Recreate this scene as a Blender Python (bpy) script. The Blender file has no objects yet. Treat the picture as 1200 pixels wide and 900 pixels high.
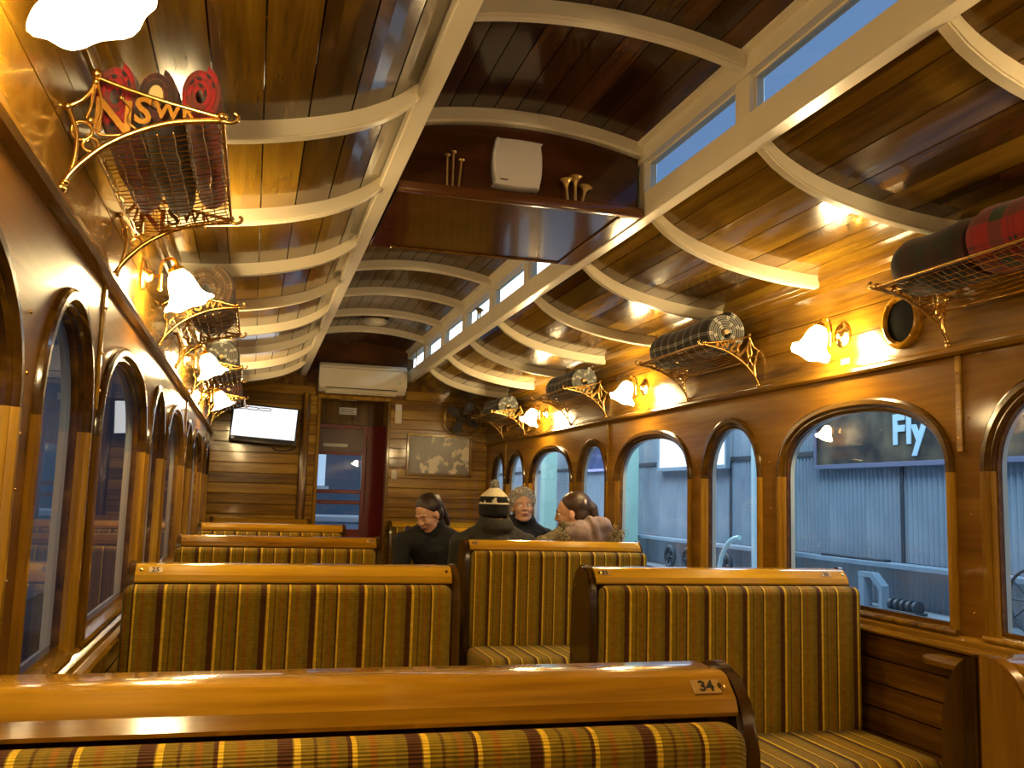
import bpy, bmesh, math, random
import numpy as np
from mathutils import Vector, Matrix, Euler
random.seed(7)
SC = bpy.context.scene
COL = SC.collection
PI = math.pi

# ------------------------------------------------------------------ camera
F_PX = 1081.3
cam_d = bpy.data.cameras.new('camera')
cam_d.sensor_fit = 'HORIZONTAL'; cam_d.sensor_width = 36.0; cam_d.lens = F_PX / 1200 * 36
cam_d.clip_start = 0.02; cam_d.clip_end = 200
cam = bpy.data.objects.new('camera', cam_d); COL.objects.link(cam)
_f = Vector((0.26454886, 0.95654493, 0.1226201)); _r = Vector((0.96246362, -0.26987806, 0.0288031)); _u = Vector((-0.06064394, -0.11039756, 0.99203563))
M = Matrix((( _r.x, _u.x, -_f.x, -0.9434), (_r.y, _u.y, -_f.y, 0.0), (_r.z, _u.z, -_f.z, 1.35), (0, 0, 0, 1)))
cam.matrix_world = M
SC.camera = cam

# ------------------------------------------------------------------ sky and exposure
world = bpy.data.worlds.new('shed_daylight'); SC.world = world
world.use_nodes = True
bg = world.node_tree.nodes['Background']
bg.inputs[0].default_value = (0.34, 0.58, 1.0, 1); bg.inputs[1].default_value = 0.50
SC.view_settings.view_transform = 'Standard'
SC.view_settings.look = 'None'
SC.view_settings.gamma = 1.0
SC.view_settings.use_curve_mapping = False
SC.view_settings.exposure = 0.0
LAMP_STRENGTH = 138.0
LAMP_COLOR = (1.0, 0.73, 0.34, 1)
sl = bpy.data.lights.new('shed_fill_light', 'AREA'); sl.shape = 'RECTANGLE'; sl.size = 1.4; sl.size_y = 30.0; sl.energy = 1000; sl.color = (0.55, 0.82, 1.0)
slo = bpy.data.objects.new('shed_fill_light', sl); COL.objects.link(slo); slo.location = (4.9, 17.0, 4.7)  # unseen fill lamp, added to brighten the shed wall and platform

# ------------------------------------------------------------------ materials
class NT:
    def __init__(s, name):
        s.m = bpy.data.materials.new(name); s.m.use_nodes = True
        s.t = s.m.node_tree; s.b = s.t.nodes['Principled BSDF']; s.out = s.t.nodes['Material Output']
    def n(s, typ, **kw):
        nd = s.t.nodes.new(typ)
        for k, v in kw.items(): setattr(nd, k, v)
        return nd
    def l(s, a, b): s.t.links.new(a, b)
    def set(s, **kw):
        for k, v in kw.items():
            s.b.inputs[k.replace('_', ' ')].default_value = v
    def ramp(s, fac, stops, interp='LINEAR'):
        r = s.n('ShaderNodeValToRGB'); e = r.color_ramp.elements
        r.color_ramp.interpolation = interp
        while len(e) > 1: e.remove(e[-1])
        e[0].position = stops[0][0]; e[0].color = (*stops[0][1], 1)
        for p, c in stops[1:]:
            x = e.new(p); x.color = (*c, 1)
        if fac is not None: s.l(fac, r.inputs[0])
        return r
    def math(s, op, a, b=None):
        m = s.n('ShaderNodeMath', operation=op)
        for i, v in enumerate((a, b)):
            if v is None: continue
            if isinstance(v, (int, float)): m.inputs[i].default_value = v
            else: s.l(v, m.inputs[i])
        return m.outputs[0]

def plain(name, color, rough=0.5, metal=0.0, **kw):
    q = NT(name); q.set(Base_Color=(*color, 1), Roughness=rough, Metallic=metal)
    for k, v in kw.items(): q.b.inputs[k.replace('_', ' ')].default_value = v
    return q.m

def wood(name, dark, mid, light, axis='Y', rough=0.24, scale=1.0, coat=0.35, vary=0.55, coat_rough=0.07, spec=0.22):
    """varnished timber: grain stretched along one axis, every board with its own tone"""
    q = NT(name)
    tc = q.n('ShaderNodeTexCoord'); oi = q.n('ShaderNodeObjectInfo')
    off = q.n('ShaderNodeVectorMath', operation='SCALE'); off.inputs[0].default_value = (13.1, 7.7, 29.3)
    q.l(oi.outputs['Random'], off.inputs['Scale'])
    add = q.n('ShaderNodeVectorMath', operation='ADD'); q.l(tc.outputs['Object'], add.inputs[0]); q.l(off.outputs[0], add.inputs[1])
    mp = q.n('ShaderNodeMapping')
    s = {'X': (1.3, 22, 22), 'Y': (22, 1.3, 22), 'Z': (22, 22, 1.3)}[axis]
    mp.inputs['Scale'].default_value = [v * scale for v in s]
    q.l(add.outputs[0], mp.inputs['Vector'])
    n1 = q.n('ShaderNodeTexNoise'); n1.inputs['Scale'].default_value = 1.0; n1.inputs['Detail'].default_value = 6; n1.inputs['Distortion'].default_value = 0.2
    q.l(mp.outputs[0], n1.inputs['Vector'])
    mp2 = q.n('ShaderNodeMapping'); mp2.inputs['Scale'].default_value = [v * scale * 5 for v in s]; q.l(add.outputs[0], mp2.inputs['Vector'])
    n2 = q.n('ShaderNodeTexNoise'); n2.inputs['Scale'].default_value = 1.0; n2.inputs['Detail'].default_value = 3; q.l(mp2.outputs[0], n2.inputs['Vector'])
    g = q.math('ADD', q.math('MULTIPLY', n1.outputs[0], 0.75), q.math('MULTIPLY', n2.outputs[0], 0.25))
    tone = q.math('MULTIPLY', q.math('SUBTRACT', oi.outputs['Random'], 0.5), vary * 0.6)
    f = q.math('ADD', g, tone)
    r = q.ramp(f, [(0.2, dark), (0.5, mid), (0.8, light)])
    q.l(r.outputs[0], q.b.inputs['Base Color'])
    q.set(Roughness=rough, Coat_Weight=coat, Coat_Roughness=coat_rough, Specular_IOR_Level=spec)
    bp = q.n('ShaderNodeBump'); bp.inputs['Strength'].default_value = 0.03; bp.inputs['Distance'].default_value = 0.001
    q.l(n1.outputs[0], bp.inputs['Height']); q.l(bp.outputs[0], q.b.inputs['Normal'])
    return q.m

def fabric_stripe(name):
    q = NT(name)
    tc = q.n('ShaderNodeTexCoord'); sp = q.n('ShaderNodeSeparateXYZ'); q.l(tc.outputs['Object'], sp.inputs[0])
    x = q.math('FRACT', q.math('DIVIDE', q.math('ADD', sp.outputs[0], 10.0), 0.152))
    ol = (0.27, 0.168, 0.005); br = (0.085, 0.026, 0.002); br2 = (0.14, 0.066, 0.004); go = (0.76, 0.48, 0.022); ora = (0.31, 0.125, 0.004); ol2 = (0.21, 0.135, 0.005)
    r = q.ramp(x, [(0.0, br), (0.11, ol), (0.125, go), (0.175, ol), (0.27, br2), (0.30, ol), (0.36, ol2), (0.40, ora), (0.45, ol2), (0.53, br), (0.565, go), (0.605, ol), (0.70, ora), (0.76, ol), (0.90, ol2)], 'CONSTANT')
    nz = q.n('ShaderNodeTexNoise'); nz.inputs['Scale'].default_value = 60; nz.inputs['Detail'].default_value = 2
    q.l(tc.outputs['Object'], nz.inputs['Vector'])
    mx = q.n('ShaderNodeMix', data_type='RGBA', blend_type='MULTIPLY'); mx.inputs[0].default_value = 0.5
    q.l(r.outputs[0], mx.inputs[6])
    rr = q.ramp(nz.outputs[0], [(0.25, (0.55, 0.55, 0.55)), (0.75, (1.25, 1.25, 1.25))]); q.l(rr.outputs[0], mx.inputs[7])
    q.l(mx.outputs[2], q.b.inputs['Base Color'])
    # woven cross ribs
    w = q.math('SINE', q.math('MULTIPLY', q.math('ADD', sp.outputs[2], sp.outputs[1]), 2 * PI / 0.0065))
    bp = q.n('ShaderNodeBump'); bp.inputs['Strength'].default_value = 0.5; bp.inputs['Distance'].default_value = 0.0012
    q.l(w, bp.inputs['Height']); q.l(bp.outputs[0], q.b.inputs['Normal'])
    q.set(Roughness=0.7, Sheen_Weight=0.05, Specular_IOR_Level=0.15)
    return q.m

def tartan(name, base, band, line, period=0.075, two=None):
    q = NT(name)
    uv = q.n('ShaderNodeTexCoord'); sp = q.n('ShaderNodeSeparateXYZ'); q.l(uv.outputs['UV'], sp.inputs[0])
    def pat(o):
        return q.math('FRACT', q.math('DIVIDE', o, period))
    fu, fv = pat(sp.outputs[0]), pat(sp.outputs[1])
    g0, g1 = (0, 0, 0), (1, 1, 1)
    bu = q.ramp(fu, [(0, g0), (0.3, g1), (0.62, g0)], 'CONSTANT'); bv = q.ramp(fv, [(0, g0), (0.3, g1), (0.62, g0)], 'CONSTANT')
    lu = q.ramp(fu, [(0, g1), (0.07, g0), (0.11, g1), (0.18, g0)], 'CONSTANT'); lv = q.ramp(fv, [(0, g1), (0.07, g0), (0.11, g1), (0.18, g0)], 'CONSTANT')
    b = q.math('MULTIPLY', q.math('ADD', bu.outputs[0], bv.outputs[0]), 0.5)
    m1 = q.n('ShaderNodeMix', data_type='RGBA'); q.l(b, m1.inputs[0]); m1.inputs[6].default_value = (*base, 1); m1.inputs[7].default_value = (*band, 1)
    lf = q.math('MULTIPLY', lu.outputs[0], lv.outputs[0])
    lf2 = q.math('ADD', q.math('MULTIPLY', q.math('ADD', lu.outputs[0], lv.outputs[0]), 0.30), q.math('MULTIPLY', lf, 0.4))
    m2 = q.n('ShaderNodeMix', data_type='RGBA'); q.l(lf2, m2.inputs[0]); q.l(m1.outputs[2], m2.inputs[6]); m2.inputs[7].default_value = (*line, 1)
    q.l(m2.outputs[2], q.b.inputs['Base Color']); q.set(Roughness=0.9, Sheen_Weight=0.3)
    return q.m

def glass(name, tint=(0.93, 0.96, 1.0), refl=1.0):
    q = NT(name); q.t.nodes.remove(q.b)
    tr = q.n('ShaderNodeBsdfTransparent'); tr.inputs[0].default_value = (*tint, 1)
    gl = q.n('ShaderNodeBsdfGlossy'); gl.inputs['Roughness'].default_value = 0.01
    lw = q.n('ShaderNodeLayerWeight'); lw.inputs[0].default_value = 0.5
    fr = q.math('ADD', q.math('MULTIPLY', q.math('POWER', lw.outputs['Facing'], 4.5), 0.92), 0.05)
    mx = q.n('ShaderNodeMixShader')
    q.l(q.math('MULTIPLY', fr, refl), mx.inputs[0]); q.l(tr.outputs[0], mx.inputs[1]); q.l(gl.outputs[0], mx.inputs[2]); q.l(mx.outputs[0], q.out.inputs[0])
    return q.m

def emis(name, color, strength):
    q = NT(name)
    q.set(Base_Color=(*[c * 0.2 for c in color[:3]], 1), Roughness=0.4, Emission_Color=(*color[:3], 1), Emission_Strength=strength)
    return q.m

def noisy(name, c1, c2, scale, rough=0.6, metal=0.0, stops=(0.35, 0.65), bump=0.0, coord='Object'):
    q = NT(name); tc = q.n('ShaderNodeTexCoord'); nz = q.n('ShaderNodeTexNoise'); nz.inputs['Scale'].default_value = scale; nz.inputs['Detail'].default_value = 5
    q.l(tc.outputs[coord], nz.inputs['Vector'])
    r = q.ramp(nz.outputs[0], [(stops[0], c1), (stops[1], c2)]); q.l(r.outputs[0], q.b.inputs['Base Color'])
    q.set(Roughness=rough, Metallic=metal)
    if bump:
        bp = q.n('ShaderNodeBump'); bp.inputs['Strength'].default_value = bump; bp.inputs['Distance'].default_value = 0.01
        q.l(nz.outputs[0], bp.inputs['Height']); q.l(bp.outputs[0], q.b.inputs['Normal'])
    return q.m

AMB = ((0.085, 0.035, 0.003), (0.26, 0.128, 0.010), (0.48, 0.27, 0.026))
MID = ((0.050, 0.018, 0.003), (0.165, 0.072, 0.007), (0.34, 0.170, 0.018))
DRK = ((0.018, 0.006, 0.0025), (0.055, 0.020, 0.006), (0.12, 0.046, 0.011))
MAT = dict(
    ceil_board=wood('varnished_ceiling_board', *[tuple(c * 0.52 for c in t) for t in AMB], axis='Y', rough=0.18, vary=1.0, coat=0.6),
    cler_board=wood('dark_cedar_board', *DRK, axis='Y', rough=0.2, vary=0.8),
    wall_panel=wood('varnished_wall_panel', (0.065, 0.023, 0.002), (0.19, 0.080, 0.005), (0.33, 0.165, 0.014), axis='Y', rough=0.4, scale=0.5, coat=0.22, coat_rough=0.09, spec=0.04),
    wall_board=wood('varnished_wall_board', *AMB, axis='Y', rough=0.2, vary=0.5),
    low_board=wood('dark_stained_board', *MID, axis='Y', rough=0.25, vary=0.5),
    end_board=wood('end_wall_board', *AMB, axis='X', rough=0.2, vary=0.5),
    end_board_z=wood('upright_timber', *MID, axis='Z', rough=0.22),
    jamb=wood('amber_jamb', *AMB, axis='Z', rough=0.2),
    arch=wood('dark_arch_moulding', *[tuple(c * 0.38 for c in t) for t in MID], axis='Y', rough=0.2),
    trim=wood('dark_trim', *[tuple(c * 0.8 for c in t) for t in MID], axis='Y', rough=0.22),
    cornice=wood('amber_cornice', *AMB, axis='Y', rough=0.2),
    rail=wood('honey_seat_rail', (0.17, 0.068, 0.003), (0.42, 0.205, 0.009), (0.60, 0.34, 0.022), axis='X', rough=0.14, coat=0.6),
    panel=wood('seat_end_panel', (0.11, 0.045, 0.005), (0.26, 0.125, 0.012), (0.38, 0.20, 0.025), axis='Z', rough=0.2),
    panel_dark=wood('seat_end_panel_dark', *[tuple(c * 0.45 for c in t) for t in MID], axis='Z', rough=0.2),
    box=wood('dark_bulkhead', (0.035, 0.011, 0.004), (0.085, 0.028, 0.008), (0.15, 0.055, 0.016), axis='X', rough=0.16, scale=0.5, coat=0.6),
    cream=noisy('cream_gloss_paint', (0.80, 0.72, 0.54), (0.86, 0.78, 0.60), 3.0, rough=0.28),
    brass=plain('polished_brass', (0.80, 0.52, 0.16), 0.22, 1.0),
    brass_dull=plain('antique_brass', (0.42, 0.28, 0.10), 0.35, 1.0),
    fabric=fabric_stripe('striped_moquette'),
    glass=glass('window_glass'),
    glass_cler=glass('clerestory_glass', (0.80, 0.90, 1.0), 0.7),
    shade=None,
    lit_edge=plain('pale_lit_edge', (0.62, 0.72, 0.70), 0.5),  # pale tone stands in for outside light on the outer frame edge
    floor=noisy('dark_lino', (0.02, 0.012, 0.008), (0.035, 0.02, 0.012), 5, rough=0.45),
    black=plain('black_plastic', (0.012, 0.012, 0.014), 0.35),
    white=plain('white_plastic', (0.72, 0.68, 0.66), 0.4),
    ivory=plain('ivory_plastic', (0.74, 0.66, 0.50), 0.45),
    red=plain('dark_red_gloss', (0.20, 0.006, 0.010), 0.3),
    ink=plain('black_ink', (0.012, 0.010, 0.008), 0.6),
    plate=plain('number_plate', (0.42, 0.24, 0.05), 0.4),
    grille=plain('speaker_cloth', (0.0035, 0.0032, 0.0028), 0.95, Specular_IOR_Level=0.05),
    navy=tartan('navy_tartan', (0.0035, 0.0035, 0.007), (0.007, 0.007, 0.014), (0.72, 0.72, 0.66), 0.085),
    redt=tartan('red_tartan', (0.34, 0.012, 0.016), (0.012, 0.045, 0.022), (0.02, 0.012, 0.016), 0.16),
    dkt=tartan('dark_tartan', (0.030, 0.014, 0.012), (0.010, 0.022, 0.016), (0.10, 0.02, 0.02), 0.12),
    brownt=tartan('brown_tartan', (0.10, 0.055, 0.03), (0.04, 0.035, 0.03), (0.30, 0.22, 0.12), 0.14),
    core=plain('tan_core', (0.62, 0.44, 0.20), 0.7),
)
MAT['shade'] = emis('lit_opal_glass', LAMP_COLOR, LAMP_STRENGTH)

# ------------------------------------------------------------------ mesh helpers
class MB:
    """collects shapes; build() links them as one mesh object"""
    def __init__(s): s.v = []; s.f = []; s.hard = False
    def add(s, vs, fs, mtx=None):
        o = len(s.v)
        s.v += [tuple(mtx @ Vector(v)) if mtx is not None else tuple(v) for v in vs]
        s.f += [tuple(i + o for i in f) for f in fs]
        return s
    def box(s, x0, x1, y0, y1, z0, z1, mtx=None):
        x0, x1 = min(x0, x1), max(x0, x1); y0, y1 = min(y0, y1), max(y0, y1); z0, z1 = min(z0, z1), max(z0, z1)
        vs = [(x0, y0, z0), (x1, y0, z0), (x1, y1, z0), (x0, y1, z0), (x0, y0, z1), (x1, y0, z1), (x1, y1, z1), (x0, y1, z1)]
        return s.add(vs, [(0, 3, 2, 1), (4, 5, 6, 7), (0, 1, 5, 4), (1, 2, 6, 5), (2, 3, 7, 6), (3, 0, 4, 7)], mtx)
    def rbox(s, x0, x1, y0, y1, z0, z1, r=0.01, seg=2, mtx=None):
        s.hard = True
        bm = bmesh.new(); bmesh.ops.create_cube(bm, size=1)
        for v in bm.verts: v.co = ((x0 + x1) / 2 + v.co.x * (x1 - x0), (y0 + y1) / 2 + v.co.y * (y1 - y0), (z0 + z1) / 2 + v.co.z * (z1 - z0))
        bmesh.ops.bevel(bm, geom=bm.edges[:] + bm.verts[:], offset=r, segments=seg, profile=0.5, affect='EDGES')
        bm.verts.index_update()
        s.add([v.co[:] for v in bm.verts], [[v.index for v in f.verts] for f in bm.faces], mtx); bm.free(); return s
    def prism(s, poly, axis, a, b, mtx=None):
        """poly: 2-D outline in the plane across the axis, extruded from a to b"""
        n = len(poly)
        def P(p, t): return {'X': (t, p[0], p[1]), 'Y': (p[0], t, p[1]), 'Z': (p[0], p[1], t)}[axis]
        vs = [P(p, a) for p in poly] + [P(p, b) for p in poly]
        fs = [tuple(range(n - 1, -1, -1)), tuple(range(n, 2 * n))] + [(i, (i + 1) % n, n + (i + 1) % n, n + i) for i in range(n)]
        return s.add(vs, fs, mtx)
    def tube(s, pts, r, seg=8, closed=False, mtx=None):
        pts = [Vector(p) for p in pts]; n = len(pts)
        rs = r if isinstance(r, (list, tuple)) else [r] * n
        vs = []; fs = []; prev = None
        for i in range(n):
            if closed: t = pts[(i + 1) % n] - pts[i - 1]
            else: t = pts[min(i + 1, n - 1)] - pts[max(i - 1, 0)]
            if t.length < 1e-9: t = Vector((0, 0, 1))
            t.normalize()
            if prev is None:
                a = Vector((0, 0, 1)) if abs(t.z) < 0.9 else Vector((1, 0, 0)); nrm = t.cross(a).normalized()
            else:
                nrm = prev - t * prev.dot(t)
                nrm = nrm.normalized() if nrm.length > 1e-6 else t.orthogonal().normalized()
            prev = nrm; bi = t.cross(nrm)
            for k in range(seg):
                a = 2 * PI * k / seg
                vs.append(pts[i] + (nrm * math.cos(a) + bi * math.sin(a)) * rs[i])
        m = n if closed else n - 1
        for i in range(m):
            j = (i + 1) % n
            for k in range(seg):
                k2 = (k + 1) % seg
                fs.append((i * seg + k, i * seg + k2, j * seg + k2, j * seg + k))
        if not closed:
            fs.append(tuple(range(seg - 1, -1, -1))); fs.append(tuple((n - 1) * seg + k for k in range(seg)))
        return s.add(vs, fs, mtx)
    def lathe(s, prof, seg=24, mtx=None, cap=True):
        """prof: (radius, height) pairs turned about Z"""
        vs = []; fs = []; n = len(prof)
        for r, h in prof:
            for k in range(seg):
                a = 2 * PI * k / seg; vs.append((r * math.cos(a), r * math.sin(a), h))
        for i in range(n - 1):
            for k in range(seg):
                k2 = (k + 1) % seg; fs.append((i * seg + k, i * seg + k2, (i + 1) * seg + k2, (i + 1) * seg + k))
        if cap:
            fs.append(tuple(range(seg - 1, -1, -1))); fs.append(tuple((n - 1) * seg + k for k in range(seg)))
        return s.add(vs, fs, mtx)
    def ball(s, c, r, seg=12, rings=8, mtx=None):
        rx, ry, rz = r if isinstance(r, (tuple, list)) else (r, r, r)
        vs = [(c[0], c[1], c[2] - rz)]; fs = []
        for i in range(1, rings):
            t = PI * i / rings
            for k in range(seg):
                a = 2 * PI * k / seg
                vs.append((c[0] + rx * math.sin(t) * math.cos(a), c[1] + ry * math.sin(t) * math.sin(a), c[2] - rz * math.cos(t)))
        vs.append((c[0], c[1], c[2] + rz)); top = len(vs) - 1
        for k in range(seg):
            k2 = (k + 1) % seg
            fs.append((0, 1 + k2, 1 + k)); fs.append((top, top - seg + k, top - seg + k2))
            for i in range(rings - 2):
                a = 1 + i * seg; fs.append((a + k, a + k2, a + seg + k2, a + seg + k))
        return s.add(vs, fs, mtx)
    def mesh(s, name, fix=True):
        me = bpy.data.meshes.new(name); me.from_pydata(s.v, [], s.f)
        if fix:
            bm = bmesh.new(); bm.from_mesh(me); bmesh.ops.recalc_face_normals(bm, faces=bm.faces[:]); bm.to_mesh(me); bm.free()
        return me
    def build(s, name, mat, parent=None, smooth=None, fix=True, loc=None):
        if smooth is None: smooth = 28 if s.hard else 50
        me = s.mesh(name, fix)
        return obj(name, me, mat, parent, smooth, loc)

def obj(name, me, mat, parent=None, smooth=35, loc=None):
    if mat is not None:
        me.materials.clear(); me.materials.append(MAT[mat] if isinstance(mat, str) else mat)
    if smooth:
        for p in me.polygons: p.use_smooth = True
        me.set_sharp_from_angle(angle=math.radians(smooth))
    o = bpy.data.objects.new(name, me); COL.objects.link(o)
    if parent is not None: o.parent = parent
    if loc is not None: o.location = loc
    return o

def link(name, me, parent, loc=(0, 0, 0), rot=None, scale=None):
    o = bpy.data.objects.new(name, me); COL.objects.link(o); o.parent = parent; o.location = loc
    if rot: o.rotation_euler = rot
    if scale: o.scale = scale
    return o

def tag(o, label=None, cat=None, group=None, kind=None):
    if label: o['label'] = label
    if cat: o['category'] = cat
    if group: o['group'] = group
    if kind: o['kind'] = kind
    return o

def thing(name, label, cat, loc=(0, 0, 0), rz=0, group=None):
    o = bpy.data.objects.new(name, None); COL.objects.link(o); o.empty_display_size = 0.1
    o.location = loc; o.rotation_euler = (0, 0, rz)
    return tag(o, label, cat, group)

def structure(name, loc=(0, 0, 0), label=None):
    o = bpy.data.objects.new(name, None); COL.objects.link(o); o.location = loc; o['kind'] = 'structure'
    if label: o['label'] = label
    return o

def copy_tree(o, parent=None):
    c = o.copy(); COL.objects.link(c); c.parent = parent
    for ch in list(o.children): copy_tree(ch, c)
    return c

def text_mesh(txt, size, depth=0.001, align='CENTER', font_bold=0.0):
    cu = bpy.data.curves.new('lettering', 'FONT'); cu.body = txt; cu.size = size; cu.extrude = depth; cu.align_x = align; cu.align_y = 'CENTER'
    cu.offset = font_bold; cu.resolution_u = 3
    o = bpy.data.objects.new('lettering', cu); COL.objects.link(o)
    bpy.context.view_layer.update()
    me = bpy.data.meshes.new_from_object(o.evaluated_get(bpy.context.evaluated_depsgraph_get()))
    bpy.data.objects.remove(o); bpy.data.curves.remove(cu)
    return me

def applied(o, name):
    """mesh of an object with its modifiers applied; the helper object is removed"""
    bpy.context.view_layer.update()
    me = bpy.data.meshes.new_from_object(o.evaluated_get(bpy.context.evaluated_depsgraph_get()))
    me.name = name; bpy.data.objects.remove(o)
    return me

# ------------------------------------------------------------------ layout of the carriage (metres)
W = 1.35                       # half width at the inside of the side walls
Y_NEAR, Y_END = -1.6, 9.18
S = 0.8164; Y_RIB = [1.7034 + S * k for k in range(-1, 9)]      # roof ribs
Z_SILL, Z_SPRING, Z_MOULD = 0.945, 1.48, 1.88
BEAM = 0.555; Z_BEAM = 2.478
PER = 1.955
WINS = []                      # centre, half width
for k in range(-1, 3): WINS.append((3.172 + PER * k, 0.505))
for k in range(-1, 3): WINS.append((4.157 + PER * k, 0.255))
WINS.append((8.68, 0.20)); WINS.append((0.247, 0.255)); WINS.append((-0.74, 0.505))
WINS.sort()
ROWS = [1.27, 3.17, 5.125, 7.08]

# ------------------------------------------------------------------ floor and near wall
tag(MB().box(-W - 0.1, W + 0.1, Y_NEAR, Y_END + 1.2, -0.06, 0).build('floor', 'floor', smooth=0), 'dark lino floor of the railway carriage', kind='structure')

def arch_z(u, hw):             # height of the window head above the springing
    t = min(1.0, abs(u) / hw); p = 2.35 if hw > 0.4 else 2.05
    return 0.255 * (1 - t ** p) ** (1 / p)

def outline(hw, n=28):
    """window outline from the bottom left, up and over the head, to the bottom right (u, z)"""
    pts = []
    for i in range(n + 1):
        a = PI - PI * i / n
        p = 2.35 if hw > 0.4 else 2.05
        c, s_ = math.cos(a), math.sin(a)
        pts.append((hw * math.copysign(abs(c) ** (2 / p), c), Z_SPRING + 0.255 * abs(s_) ** (2 / p)))
    return pts

def side_wall(sx, side):
    """sx = +1 right, -1 left"""
    m = MB(); xi, xo = sx * W, sx * (W + 0.05)
    edges = [Y_NEAR] + [(WINS[i][0] + WINS[i][1] + WINS[i + 1][0] - WINS[i + 1][1]) / 2 for i in range(len(WINS) - 1)] + [Y_END]
    for (c, hw), a, b in zip(WINS, edges[:-1], edges[1:]):
        for x in (xi, xo):
            def q(y0, y1, z00, z01, z10, z11):
                m.add([(x, y0, z00), (x, y1, z01), (x, y1, z11), (x, y0, z10)], [(0, 1, 2, 3)])
            q(a, c - hw, Z_SILL, Z_SILL, 2.36, 2.36); q(c + hw, b, Z_SILL, Z_SILL, 2.36, 2.36)
            ol = outline(hw, 24)
            for p0, p1 in zip(ol[:-1], ol[1:]):
                m.add([(x, c + p0[0], p0[1]), (x, c + p1[0], p1[1]), (x, c + p1[0], 2.36), (x, c + p0[0], 2.36)], [(0, 1, 2, 3)])
            q(a, b, -0.06, -0.06, Z_SILL, Z_SILL)
        ol = [(-hw, Z_SILL)] + outline(hw, 24) + [(hw, Z_SILL)]
        for p0, p1 in zip(ol, ol[1:] + ol[:1]):
            m.add([(xi, c + p0[0], p0[1]), (xi, c + p1[0], p1[1]), (xo, c + p1[0], p1[1]), (xo, c + p0[0], p0[1])], [(0, 1, 2, 3)])
    w = m.build('wall_' + side, 'wall_panel', smooth=0, fix=False)
    tag(w, 'varnished timber side wall with round-headed windows, ' + ('map side' if sx > 0 else 'television side'), kind='structure')
    bm = bmesh.new(); bm.from_mesh(w.data); bmesh.ops.remove_doubles(bm, verts=bm.verts[:], dist=1e-4); bmesh.ops.recalc_face_normals(bm, faces=bm.faces[:]); bm.to_mesh(w.data); bm.free()
    # boards under the windows
    n = 10; h = 0.885 / n
    me = None
    for i in range(n):
        z0 = 0.002 + i * h
        o = MB().box(-0.018, 0, Y_NEAR + 0.01, Y_END - 0.01, 0.002, h - 0.004).build('plank', 'low_board', w, 0, loc=(sx * (W - 0.0005) + (0 if sx > 0 else 0.018), 0, z0))
    # letterboard above the windows: three boards
    for z0, z1 in ((1.915, 2.035), (2.039, 2.135), (2.139, 2.25)):
        MB().box(-0.014, 0, Y_NEAR + 0.01, Y_END - 0.01, 0, z1 - z0).build('plank', 'wall_board', w, 0, loc=(sx * (W - 0.0005) + (0 if sx > 0 else 0.014), 0, z0))
    # upright joint covers on the panel
    for y in (2.59, 5.82, 8.43, -0.45):
        g = MB().rbox(-0.008, 0, -0.014, 0.014, 0, 0.34, 0.003, 1)
        o = g.build('joint_strip', 'cornice', w, loc=(sx * W + (0 if sx > 0 else 0.008), y, 1.545))
        for zz in (0.05, 0.15, 0.27): MB().ball(((-0.009 if sx > 0 else 0.001), 0, zz), 0.004, 8, 5).build('screw', 'brass', o)
    # screws on the posts
    scr = MB()
    for (c, hw), b in zip(WINS, edges[1:]):
        for zz in (1.02, 1.18, 1.34, 1.44, 1.55, 1.66): scr.ball((sx * (W + 0.0), b - 0.01 + 0.012 * ((zz * 100) % 2), zz), 0.0045, 6, 4)
    scr.build('screws', 'brass', w)['kind'] = 'stuff'
    return w
wall_r = side_wall(1, 'right'); wall_l = side_wall(-1, 'left')

def extrude_y(name, poly, mat, y0=Y_NEAR + 0.005, y1=Y_END - 0.005, sx=1, parent=None, label=None):
    o = MB().prism([(p[0] * sx, p[1]) for p in poly], 'Y', y0, y1).build(name, mat, parent, 30)
    if label: o['label'] = label
    if parent is None: o['kind'] = 'structure'
    return o
tn = 1
for sx, sd in ((1, 'map side'), (-1, 'television side')):
    extrude_y('trim_%d' % tn, [(W, 1.872), (W - 0.024, 1.876), (W - 0.032, 1.885), (W - 0.03, 1.897), (W - 0.022, 1.905), (W - 0.02, 1.914), (W, 1.914)], 'trim', sx=sx, label='dark moulding running above the windows, ' + sd); tn += 1
    extrude_y('trim_%d' % tn, [(W, 2.25), (W - 0.02, 2.25), (W - 0.026, 2.258), (W - 0.03, 2.275), (W - 0.052, 2.285), (W - 0.056, 2.30), (W - 0.056, 2.322), (W, 2.322)], 'cornice', sx=sx, label='amber cornice where wall meets ceiling, ' + sd); tn += 1
    extrude_y('trim_%d' % tn, [(W, 0.888), (W - 0.022, 0.888), (W - 0.05, 0.893), (W - 0.054, 0.901), (W - 0.048, 0.91), (W - 0.03, 0.914), (W - 0.028, 0.93), (W, 0.944)], 'cornice', sx=sx, label='honey coloured capping below the window sills, ' + sd); tn += 1

# ------------------------------------------------------------------ side windows
CAS = [(-0.003, -0.016), (-0.003, -0.002), (0.004, 0.004), (0.010, 0.004), (0.013, 0.010), (0.020, 0.016), (0.036, 0.016), (0.044, 0.011), (0.047, 0.0), (0.047, -0.003)]

def sweep_casing(path, sx):
    """path of (u, z, nu, nz); the profile is pushed out along the normal and into the room"""
    m = MB(); k = len(CAS); vs = []; fs = []
    for u, z, nu, nz in path:
        for a, d in CAS:
            vs.append((-sx * d, u + nu * a, z + nz * a))
    for i in range(len(path) - 1):
        for j in range(k - 1):
            fs.append((i * k + j, i * k + j + 1, (i + 1) * k + j + 1, (i + 1) * k + j))
    fs.append(tuple(range(k))); fs.append(tuple((len(path) - 1) * k + j for j in range(k)))
    return m.add(vs, fs)

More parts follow.
